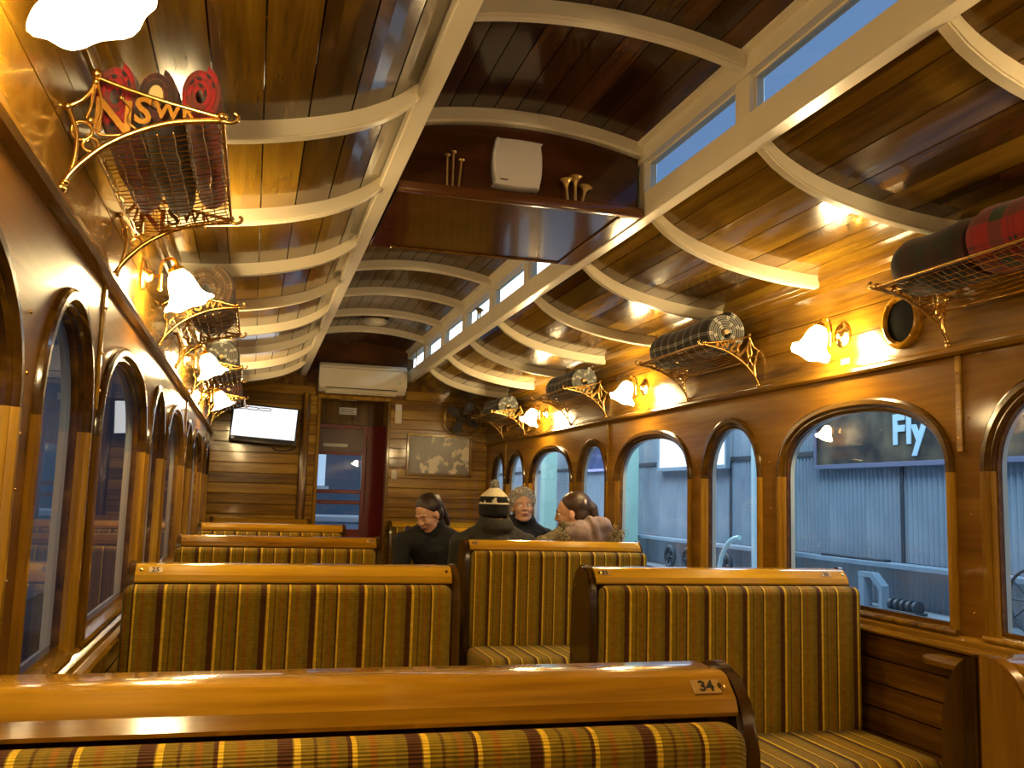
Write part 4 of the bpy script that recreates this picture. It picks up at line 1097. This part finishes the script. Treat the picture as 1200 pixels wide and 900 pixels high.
    if collar:
        ring = [tuple(SHc + Vector((0.075 * math.cos(a), -0.015 + 0.072 * math.sin(a), 0.055 + 0.012 * math.sin(a)))) for a in np.linspace(0, 2 * PI, 21)[:-1]]
        c.tube(ring, 0.024 * collar, 8, closed=True)
        c.tube([(x, y, z + 0.025) for x, y, z in ring], 0.017 * collar, 8, closed=True)
    cm = remeshed(c, 'coat', 0.008, 5); cm.materials.append(coat)
    o = bpy.data.objects.new('coat', cm); COL.objects.link(o); o.parent = t
    return t, H, SHc

def hair_part(t, m, name, mat, voxel=0.005, it=2, H=None):
    me = remeshed(m, name, voxel, it); me.materials.append(mat)
    if H is not None:            # strand coordinates: constant along the combing direction
        at = me.attributes.new('strand', 'FLOAT_VECTOR', 'POINT'); Hi = H.inverted()
        for v in me.vertices:
            q = Hi @ v.co; at.data[v.index].vector = (1.1 * math.atan2(q.x, q.z - 0.02), 0.9 * q.y, 2.0 * math.hypot(q.x, q.z))
    o = bpy.data.objects.new(name, me); COL.objects.link(o); o.parent = t; return o
def skull_cap(m, H, grow=0.010, front=0.0, low=0.0):
    """hair over the skull, leaving the face free"""
    m.ball((0, -0.033 + front, 0.050), (0.073 + grow, 0.090 + grow, 0.076 + grow), 22, 14, H)
    m.ball((0, -0.055, -0.005 - low), (0.064 + grow, 0.050 + grow, 0.060 + grow), 18, 12, H)

# 1: looking down, dark ponytail, black coat, on the aisle seat facing back down the car
t1, H1, S1 = person('person in black coat with dark ponytail looking down', (0.415, 6.66), PI + 0.0, BLACK_CLOTH, head_at=(0.165, 0.26, 1.222), head_yaw=-0.95, head_pitch=-0.50, head_roll=0.05, shoulder_w=0.205, collar=1.25, neck=0.135, asleep=True)
m = MB(); skull_cap(m, H1, 0.012, low=0.012); m.ball((0, -0.100, 0.060), (0.034, 0.032, 0.034), 12, 8, H1)
for i in range(8):
    a = i / 7; m.ball((0.006 * math.sin(a * 5), -0.122 - 0.018 * math.sin(a * 2.4), 0.060 - 0.19 * a), (0.033 - 0.012 * a, 0.030 - 0.010 * a, 0.038), 12, 8, H1)
hair_part(t1, m, 'hair', DARK_HAIR, H=H1)
MB().tube([tuple(H1 @ Vector((0.024 * math.cos(a), -0.108 + 0.006 * math.sin(a), 0.055 + 0.024 * math.sin(a)))) for a in np.linspace(0, 2 * PI, 17)[:-1]], 0.006, 8, closed=True).build('hair_tie', 'white', t1)

# 2: beanie with pompom, seen from behind
t2, H2, S2 = person('person in charcoal coat and black and white beanie with grey pompom', (0.475, 5.445), 0, CHAR_CLOTH, head_at=(0.0, 0.02, 1.285), shoulder_w=0.205, collar=1.7, neck=0.155)
q = NT('beanie_knit'); tc = q.n('ShaderNodeTexCoord'); sp = q.n('ShaderNodeSeparateXYZ'); q.l(tc.outputs['Object'], sp.inputs[0])
vo = q.n('ShaderNodeTexNoise'); vo.inputs['Scale'].default_value = 32; vo.inputs['Detail'].default_value = 0; q.l(tc.outputs['Object'], vo.inputs['Vector'])
blob = q.ramp(vo.outputs[0], [(0, (0.006, 0.006, 0.008)), (0.56, (0.75, 0.70, 0.56))], 'CONSTANT')
zn = q.math('DIVIDE', q.math('SUBTRACT', sp.outputs[2], 1.23), 0.2)
s1 = q.ramp(zn, [(0, (0, 0, 0)), (0.445, (1, 1, 1))], 'CONSTANT'); s2 = q.ramp(zn, [(0, (0, 0, 0)), (0.63, (1, 1, 1))], 'CONSTANT'); s3 = q.ramp(zn, [(0, (0, 0, 0)), (0.40, (1, 1, 1))], 'CONSTANT')
m1 = q.n('ShaderNodeMix', data_type='RGBA'); q.l(s3.outputs[0], m1.inputs[0]); m1.inputs[6].default_value = (0.006, 0.006, 0.007, 1); m1.inputs[7].default_value = (0.75, 0.68, 0.50, 1)
m2 = q.n('ShaderNodeMix', data_type='RGBA'); q.l(s1.outputs[0], m2.inputs[0]); q.l(m1.outputs[2], m2.inputs[6]); q.l(blob.outputs[0], m2.inputs[7])
m3 = q.n('ShaderNodeMix', data_type='RGBA'); q.l(s2.outputs[0], m3.inputs[0]); q.l(m2.outputs[2], m3.inputs[6]); m3.inputs[7].default_value = (0.75, 0.66, 0.44, 1)
q.l(m3.outputs[2], q.b.inputs['Base Color']); q.set(Roughness=0.95)
m = MB(); m.lathe([(0.001, -0.045), (0.092, -0.045), (0.098, -0.03), (0.098, 0.024), (0.095, 0.034), (0.096, 0.056), (0.084, 0.078), (0.052, 0.106), (0.030, 0.122), (0.001, 0.128)], 26, H2 @ Matrix.Translation((0, -0.008, 0.0)) @ Matrix.Diagonal((0.94, 1.12, 1, 1)))
be = hair_part(t2, m, 'beanie', q.m, 0.005, 2)
m = MB(); rnd = random.Random(5)
for i in range(90):
    v = Vector((rnd.gauss(0, 1), rnd.gauss(0, 1), rnd.gauss(0, 1))).normalized() * 0.027; m.ball(tuple(Vector((0, -0.01, 0.140)) + v), 0.008, 6, 4, H2)
pm = m.build('pompom', noisy('pompom_wool', (0.03, 0.03, 0.028), (0.45, 0.42, 0.36), 90, rough=0.95), be, 60)
m = MB(); m.ball((0, -0.05, -0.035), (0.062, 0.052, 0.030), 16, 10, H2); hair_part(t2, m, 'hair', DARK_HAIR, H=H2)

# 3: grey hair, facing the camera
t3, H3, S3 = person('grey-haired person in black coat facing back down the carriage', (1.03, 6.70), PI, BLACK_CLOTH, head_at=(0.045, 0.12, 1.290), head_yaw=-0.12, head_pitch=0.10, head_roll=0.04, shoulder_w=0.19, collar=1.6, extra='grey', neck=0.165)
m = MB(); m.ball((0, -0.020, 0.052), (0.088, 0.096, 0.086), 22, 14, H3); m.ball((0, -0.05, -0.005), (0.086, 0.064, 0.066), 18, 12, H3)
rnd = random.Random(9)
for i in range(150):
    a = rnd.uniform(0, 2 * PI); e = rnd.uniform(-0.25, 1.0); r = math.sqrt(max(0, 1 - e * e))
    x, y, z = 0.091 * r * math.cos(a), -0.018 + 0.100 * r * math.sin(a), 0.050 + 0.090 * e
    if y > 0.035 and z < 0.085: continue
    m.ball((x, y, z), rnd.uniform(0.010, 0.016), 7, 5, H3)
for s in (-1, 1):
    for k in range(5): m.ball((s * 0.076, 0.028 - 0.012 * k, 0.03 - 0.012 * k), 0.014, 7, 5, H3)
for k in range(9): m.ball((-0.056 + 0.014 * k, 0.062 - 0.004 * abs(k - 4), 0.094), 0.016, 7, 5, H3)
hair_part(t3, m, 'hair', GREY_HAIR, 0.0042, 1, H=H3)

# 4: parka with hood down, brown hair tied back with a white clip, head turned
t4, H4, S4 = person('person in tan parka with mauve hood and white hair clip, seen from behind', (1.0, 5.46), 0, PARKA, head_at=(-0.015, 0.03, 1.264), head_yaw=1.12, head_pitch=-0.12, shoulder_w=0.195, collar=1.2, neck=0.145)
m = MB(); skull_cap(m, H4, 0.010); m.ball((0, -0.118, 0.030), (0.036, 0.038, 0.040), 14, 10, H4)
for i in range(5):
    a = i / 4; m.ball((0.0, -0.135 - 0.012 * a, 0.02 - 0.085 * a), (0.032 - 0.008 * a, 0.032 - 0.008 * a, 0.034), 12, 8, H4)
hair_part(t4, m, 'hair', BROWN_HAIR, H=H4)
m = MB()
for k in range(6):
    a = 2 * PI * k / 6; m.ball((-0.048 + 0.010 * math.cos(a), -0.098, 0.062 + 0.011 * math.sin(a)), 0.0085, 8, 6, H4)
m.ball((-0.05, -0.100, 0.062), 0.008, 8, 6, H4); m.build('hair_clip', 'white', t4)
# hood lying on the back
m = MB(); sx0 = S4
hc = Vector((S4.x + 0.075, S4.y - 0.085, S4.z + 0.062))
for dx, dz, rx_, rz_ in ((0.0, -0.030, 0.150, 0.085), (0.035, 0.005, 0.115, 0.068), (-0.055, -0.045, 0.12, 0.07)): m.ball(tuple(hc + Vector((dx, 0, dz))), (rx_, 0.070, rz_), 22, 14)
hd = hair_part(t4, m, 'hood', HOOD, 0.006, 9)
for v in hd.data.vertices:      # soft folds running across the cloth
    q_ = v.co - hc; v.co += v.normal * (0.006 * math.sin(34 * q_.z + 16 * q_.x + 5 * math.sin(20 * q_.x)) + 0.003 * math.sin(60 * q_.x + 20 * q_.z))
m = MB(); rnd = random.Random(21)
for i in range(1500):
    a = rnd.uniform(-0.05 * PI, 1.12 * PI); k = rnd.choice((1.0, 1.0, 1.18))
    c = hc + Vector((-0.165 * math.cos(a) * k - 0.02, 0.02 * math.sin(a), -0.035 - 0.062 * math.sin(a) * k)) + Vector((rnd.gauss(0, 0.012), rnd.gauss(-0.045, 0.025), rnd.gauss(0, 0.014)))
    d = Vector((rnd.gauss(0, 0.7) - 0.7 * math.cos(a), rnd.gauss(-0.5, 0.6), rnd.gauss(-0.25, 0.7))).normalized() * rnd.uniform(0.018, 0.034); o_ = d.orthogonal().normalized() * 0.003; o2 = d.cross(o_).normalized() * 0.003
    m.add([c + o_, c - o_ * 0.5 + o2, c - o_ * 0.5 - o2, c + d], [(0, 1, 3), (1, 2, 3), (2, 0, 3), (0, 2, 1)])
f = m.build('fur_trim', FUR, t4, 0); f['kind'] = 'stuff'

# ------------------------------------------------------------------ the shed outside
XW = 6.6; ZG = 0.20
IRON = noisy('galvanised_iron', (0.30, 0.36, 0.43), (0.44, 0.50, 0.56), 1.2, rough=0.45, metal=0.25)
MINT = noisy('mint_paint', (0.36, 0.58, 0.50), (0.42, 0.66, 0.57), 1.5, rough=0.5)
STEEL = noisy('blue_grey_steel', (0.22, 0.30, 0.38), (0.30, 0.38, 0.46), 2.0, rough=0.5)
DARKST = plain('dark_steel', (0.035, 0.045, 0.06), 0.5)
tag(MB().box(1.75, 14, -3, 40, ZG - 0.2, ZG).build('ground', noisy('platform_concrete', (0.22, 0.26, 0.29), (0.30, 0.34, 0.37), 1.4, rough=0.8), smooth=0), 'grey concrete platform of the shed outside', kind='structure')
ws = tag(MB().box(XW + 0.03, XW + 0.12, -2, 36, ZG, 4.2).build('wall_shed', DARKST, smooth=0), 'corrugated iron shed wall outside the map side windows', kind='structure')
def sheet_mesh(w, h, n=9):
    v, f = [], []; k = n * 8
    for i in range(k + 1):
        x = -0.017 * math.sin(2 * PI * i / 8)
        v += [(x, w * i / k, 0), (x, w * i / k, h)]
    f = [(2 * i, 2 * i + 2, 2 * i + 3, 2 * i + 1) for i in range(k)]
    me = bpy.data.meshes.new('corrugated_sheet'); me.from_pydata(v, [], f); me.materials.append(IRON)
    for p in me.polygons: p.use_smooth = True
    return me
sh_lo, sh_mid, sh_up = sheet_mesh(0.775, 0.48), sheet_mesh(0.775, 1.33), sheet_mesh(0.775, 1.9)
for i in range(36):
    y = 4.0 + i * 0.778
    link('corrugated_sheet', sh_lo, ws, (XW + 0.002, y, ZG)); link('corrugated_sheet', sh_mid, ws, (XW + 0.002, y, 0.72)); link('corrugated_sheet', sh_up, ws, (XW + 0.002, y, 2.12))
MB().rbox(XW - 0.03, XW + 0.01, 2, 33, 2.05, 2.12, 0.004, 1).build('girt', DARKST, ws)
MB().rbox(XW - 0.26, XW - 0.012, 2, 33, 0.655, 0.715, 0.006, 1).build('ledge', STEEL, ws)
for y in (9.45, 13.6, 21.0): MB().box(XW - 0.03, XW - 0.018, y, y + 0.06, 0.72, 2.05).build('seam_cover', DARKST, ws, 0)
# mint painted uprights
def upright(label, y0, y1, x0, x1, z0, z1, mat=MINT):
    t = thing('shed_column', label, 'column', ((x0 + x1) / 2, (y0 + y1) / 2, z0)); hx, hy = (x1 - x0) / 2, (y1 - y0) / 2
    MB().rbox(-hx, hx, -hy, hy, 0.081, z1 - z0, 0.01, 1).build('shaft', mat, t); MB().rbox(-hx - 0.06, hx + 0.06, -hy - 0.08, hy + 0.08, 0, 0.08, 0.01, 1).build('base_plate', DARKST, t); return t
upright('broad mint green column outside, beyond the parka wearer', 16.72, 17.0, XW - 0.62, XW - 0.30, ZG, 4.0)
upright('slim mint green column outside the window beside the flying advert', 11.40, 11.56, XW - 0.5, XW - 0.27, ZG, 4.0)
upright('thin pale post outside beside the lit white board', 11.86, 11.96, XW - 0.62, XW - 0.52, ZG, 2.6, plain('pale_post', (0.60, 0.74, 0.76), 0.5))
upright('pale green column far down the shed behind the grey-haired person', 21.75, 22.1, XW - 0.62, XW - 0.30, ZG, 4.0)
# advert board reading Fly
ad = thing('advert_board', 'dark advert board with pale blue lettering starting Fly', 'sign', (XW - 0.08, 9.05, 1.86))
AD_M = noisy('dark_forest_print', (0.012, 0.016, 0.022), (0.20, 0.15, 0.09), 2.6, rough=0.4, stops=(0.35, 0.75))
MB().box(0, 0.03, -2.08, 2.08, 0.06, 1.2).build('print', AD_M, ad, 0)
FRM = plain('mauve_frame', (0.20, 0.20, 0.30), 0.45)
for b in ((-2.13, 2.13, 0.0, 0.058), (-2.13, 2.13, 1.202, 1.26)): MB().rbox(-0.02, 0.05, b[0], b[1], b[2], b[3], 0.004, 1).build('frame_rail', FRM, ad)
for b in ((-2.13, -2.082), (2.082, 2.13)): MB().rbox(-0.02, 0.05, b[0], b[1], 0.06, 1.2, 0.004, 1).build('frame_stile', FRM, ad)
LET = plain('pale_blue_letters', (0.60, 0.82, 0.95), 0.4)
for txt, y, z in (('F', 9.44, 2.285), ('l', 9.255, 2.285), ('y', 9.085, 2.255), ('k', 7.93, 2.275)):
    o = obj('letter', text_mesh(txt, 0.49, 0.006, font_bold=0.018), LET, ad, 0); o.location = (-0.008, y - 9.05, z - 1.86); o.rotation_euler = (PI / 2, 0, -PI / 2)
# lit board
lb = thing('lit_board', 'glowing white notice board on the shed wall', 'sign', (XW - 0.1, 14.93, 1.93))
MB().box(0, 0.03, -1.28, 1.28, 0.07, 1.0).build('face', emis('backlit_panel', (0.82, 0.93, 1.0), 1.5), lb, 0)
for b in ((-1.34, 1.34, 0.0, 0.068), (-1.34, 1.34, 1.002, 1.06)): MB().rbox(-0.03, 0.05, b[0], b[1], b[2], b[3], 0.004, 1).build('frame_rail', STEEL, lb)
for b in ((-1.34, -1.282), (1.282, 1.34)): MB().rbox(-0.03, 0.05, b[0], b[1], 0.07, 1.0, 0.004, 1).build('frame_stile', STEEL, lb)
m = MB(); rnd = random.Random(4)
for i in range(7):
    y = -1.0 + i * 0.3; m.tube(smooth_path([(-0.004, y, 0.62 + rnd.uniform(0, 0.1)), (-0.004, y + 0.12, 0.72 + rnd.uniform(-0.05, 0.1)), (-0.004, y + 0.26, 0.66 + rnd.uniform(-0.05, 0.2))], 5), 0.008, 5)
g = m.build('line_drawing', STEEL, lb); g['kind'] = 'stuff'
db = thing('hung_board', 'dark blue poster board far down the shed', 'sign', (XW - 0.05, 20.0, 2.0))
MB().rbox(0, 0.03, -0.9, 0.9, 0.06, 1.2, 0.004, 1).build('print', noisy('navy_print', (0.012, 0.02, 0.10), (0.10, 0.14, 0.30), 2.5, rough=0.4), db); MB().rbox(-0.02, 0.03, -0.9, 0.9, 0, 0.058, 0.004, 1).build('lower_rail', plain('lilac_rail', (0.5, 0.45, 0.75), 0.5), db)
# wheels and odds along the ledge
def spoked_wheel(label, x, y, r, mat, group=None, n=8, thick=0.022):
    t = thing('spoked_wheel', label, 'wheel', (x, y, ZG)); zc = r + thick
    MB().tube([(0, r * math.cos(a), zc + r * math.sin(a)) for a in np.linspace(0, 2 * PI, 33)[:-1]], thick, 8, closed=True).build('rim', mat, t)
    MB().lathe([(r * 0.2, -0.04), (r * 0.22, 0.0), (r * 0.2, 0.04)], 14, Matrix.Translation((0, 0, zc)) @ Matrix.Rotation(PI / 2, 4, 'Y')).build('hub', mat, t)
    for k in range(n):
        a = 2 * PI * k / n; MB().tube([(0, r * 0.2 * math.cos(a), zc + r * 0.2 * math.sin(a)), (0, r * math.cos(a), zc + r * math.sin(a))], thick * 0.6, 6).build('spoke', mat, t)
    if group: t['group'] = group
spoked_wheel('dark spoked wheel on the platform, nearer the broad mint column', XW - 0.35, 15.2, 0.17, DARKST, n=6, thick=0.035)
spoked_wheel('dark spoked wheel on the platform, nearer the lit white board', XW - 0.35, 14.5, 0.17, DARKST, n=6, thick=0.035)
spoked_wheel('dark spoked wheel lying against the wall below the lit board', XW - 0.35, 13.2, 0.17, DARKST, n=6, thick=0.035)
spoked_wheel('large thin spoked wheel below the advert board', XW - 0.36, 7.25, 0.30, DARKST, n=10, thick=0.016)
arch = thing('pale_hoop', 'pale curved hoop standing beside the thin pale post', 'hoop', (XW - 0.78, 12.0, ZG))
MB().tube([(0, 0.62 * math.cos(a), 0.02 + 0.66 * math.sin(a)) for a in np.linspace(0, PI / 2, 16)], 0.035, 10).build('bow', plain('pale_hoop_paint', (0.55, 0.72, 0.72), 0.5), arch)
MB().box(-0.06, 0.06, 0.52, 0.72, 0, 0.02).build('foot', DARKST, arch, 0)
mc = thing('machine_block', 'small dark machine part on the platform below the advert board', 'machine', (XW - 0.45, 8.95, ZG))
for i in range(5): MB().lathe([(0.05, -0.03), (0.075, -0.02), (0.075, 0.02), (0.05, 0.03)], 12, Matrix.Translation((0.0, -0.22 + 0.1 * i, 0.08)) @ Matrix.Rotation(PI / 2, 4, 'X')).build('ring', DARKST, mc)
MB().rbox(-0.08, 0.08, -0.28, 0.24, 0, 0.03, 0.005, 1).build('bed', DARKST, mc)
cbx = thing('pale_bracket', 'pale iron bracket standing on the platform below the advert board', 'bracket', (XW - 0.4, 9.55, ZG))
MB().prism([(-0.22, 0), (-0.16, 0), (-0.16, 0.22), (0.0, 0.34), (0.22, 0.34), (0.22, 0.40), (-0.04, 0.40), (-0.22, 0.26)], 'X', -0.05, 0.05).build('frame', STEEL, cbx, 0)
MB().box(-0.06, 0.06, 0.1, 0.2, 0, 0.335).build('upright', STEEL, cbx, 0)
pl = tag(MB().rbox(XW - 0.20, XW - 0.10, 9.6, 10.9, 0.7155, 0.745, 0.006, 1).build('timber_offcut', DARKST), 'dark plank lying on the shed ledge', 'plank')
# glowing panel added above the shed so far clerestory panes show white
sk = thing('added_glow_sheets', 'glowing sheet added above the shed to whiten the far clerestory windows', 'skylight', (3.5, 20.5, 5.1))
for i in range(10): MB().box(-1.9, 1.9, 0.02, 1.98, 0, 0.03).build('panel', emis('glow_sheet', (0.88, 0.95, 1.0), 3.6), sk, 0, loc=(0, -7.0 + i * 2.0, 0))
for x in (-1.75, 1.72): MB().box(x * 1.12, x * 1.12 + 0.04, -7.0, 13.0, -0.03, 0.06).build('edge', STEEL, sk, 0)
# other side of the train; gloom put into the wall's dark colour
tag(MB().box(-4.6, -4.5, -6, 40, -0.6, 5).build('wall_far_left', noisy('shade_dark_wall', (0.03, 0.04, 0.055), (0.06, 0.075, 0.095), 0.8, rough=0.8), smooth=0), 'shed wall outside the television side windows, coloured dark for gloom', kind='structure')
tag(MB().box(-4.5, -1.75, -6, 40, -0.7, -0.6).build('ground_left', noisy('dark_ballast', (0.02, 0.02, 0.022), (0.05, 0.05, 0.05), 8, rough=0.9), smooth=0), 'dark track bed outside the television side', kind='structure')
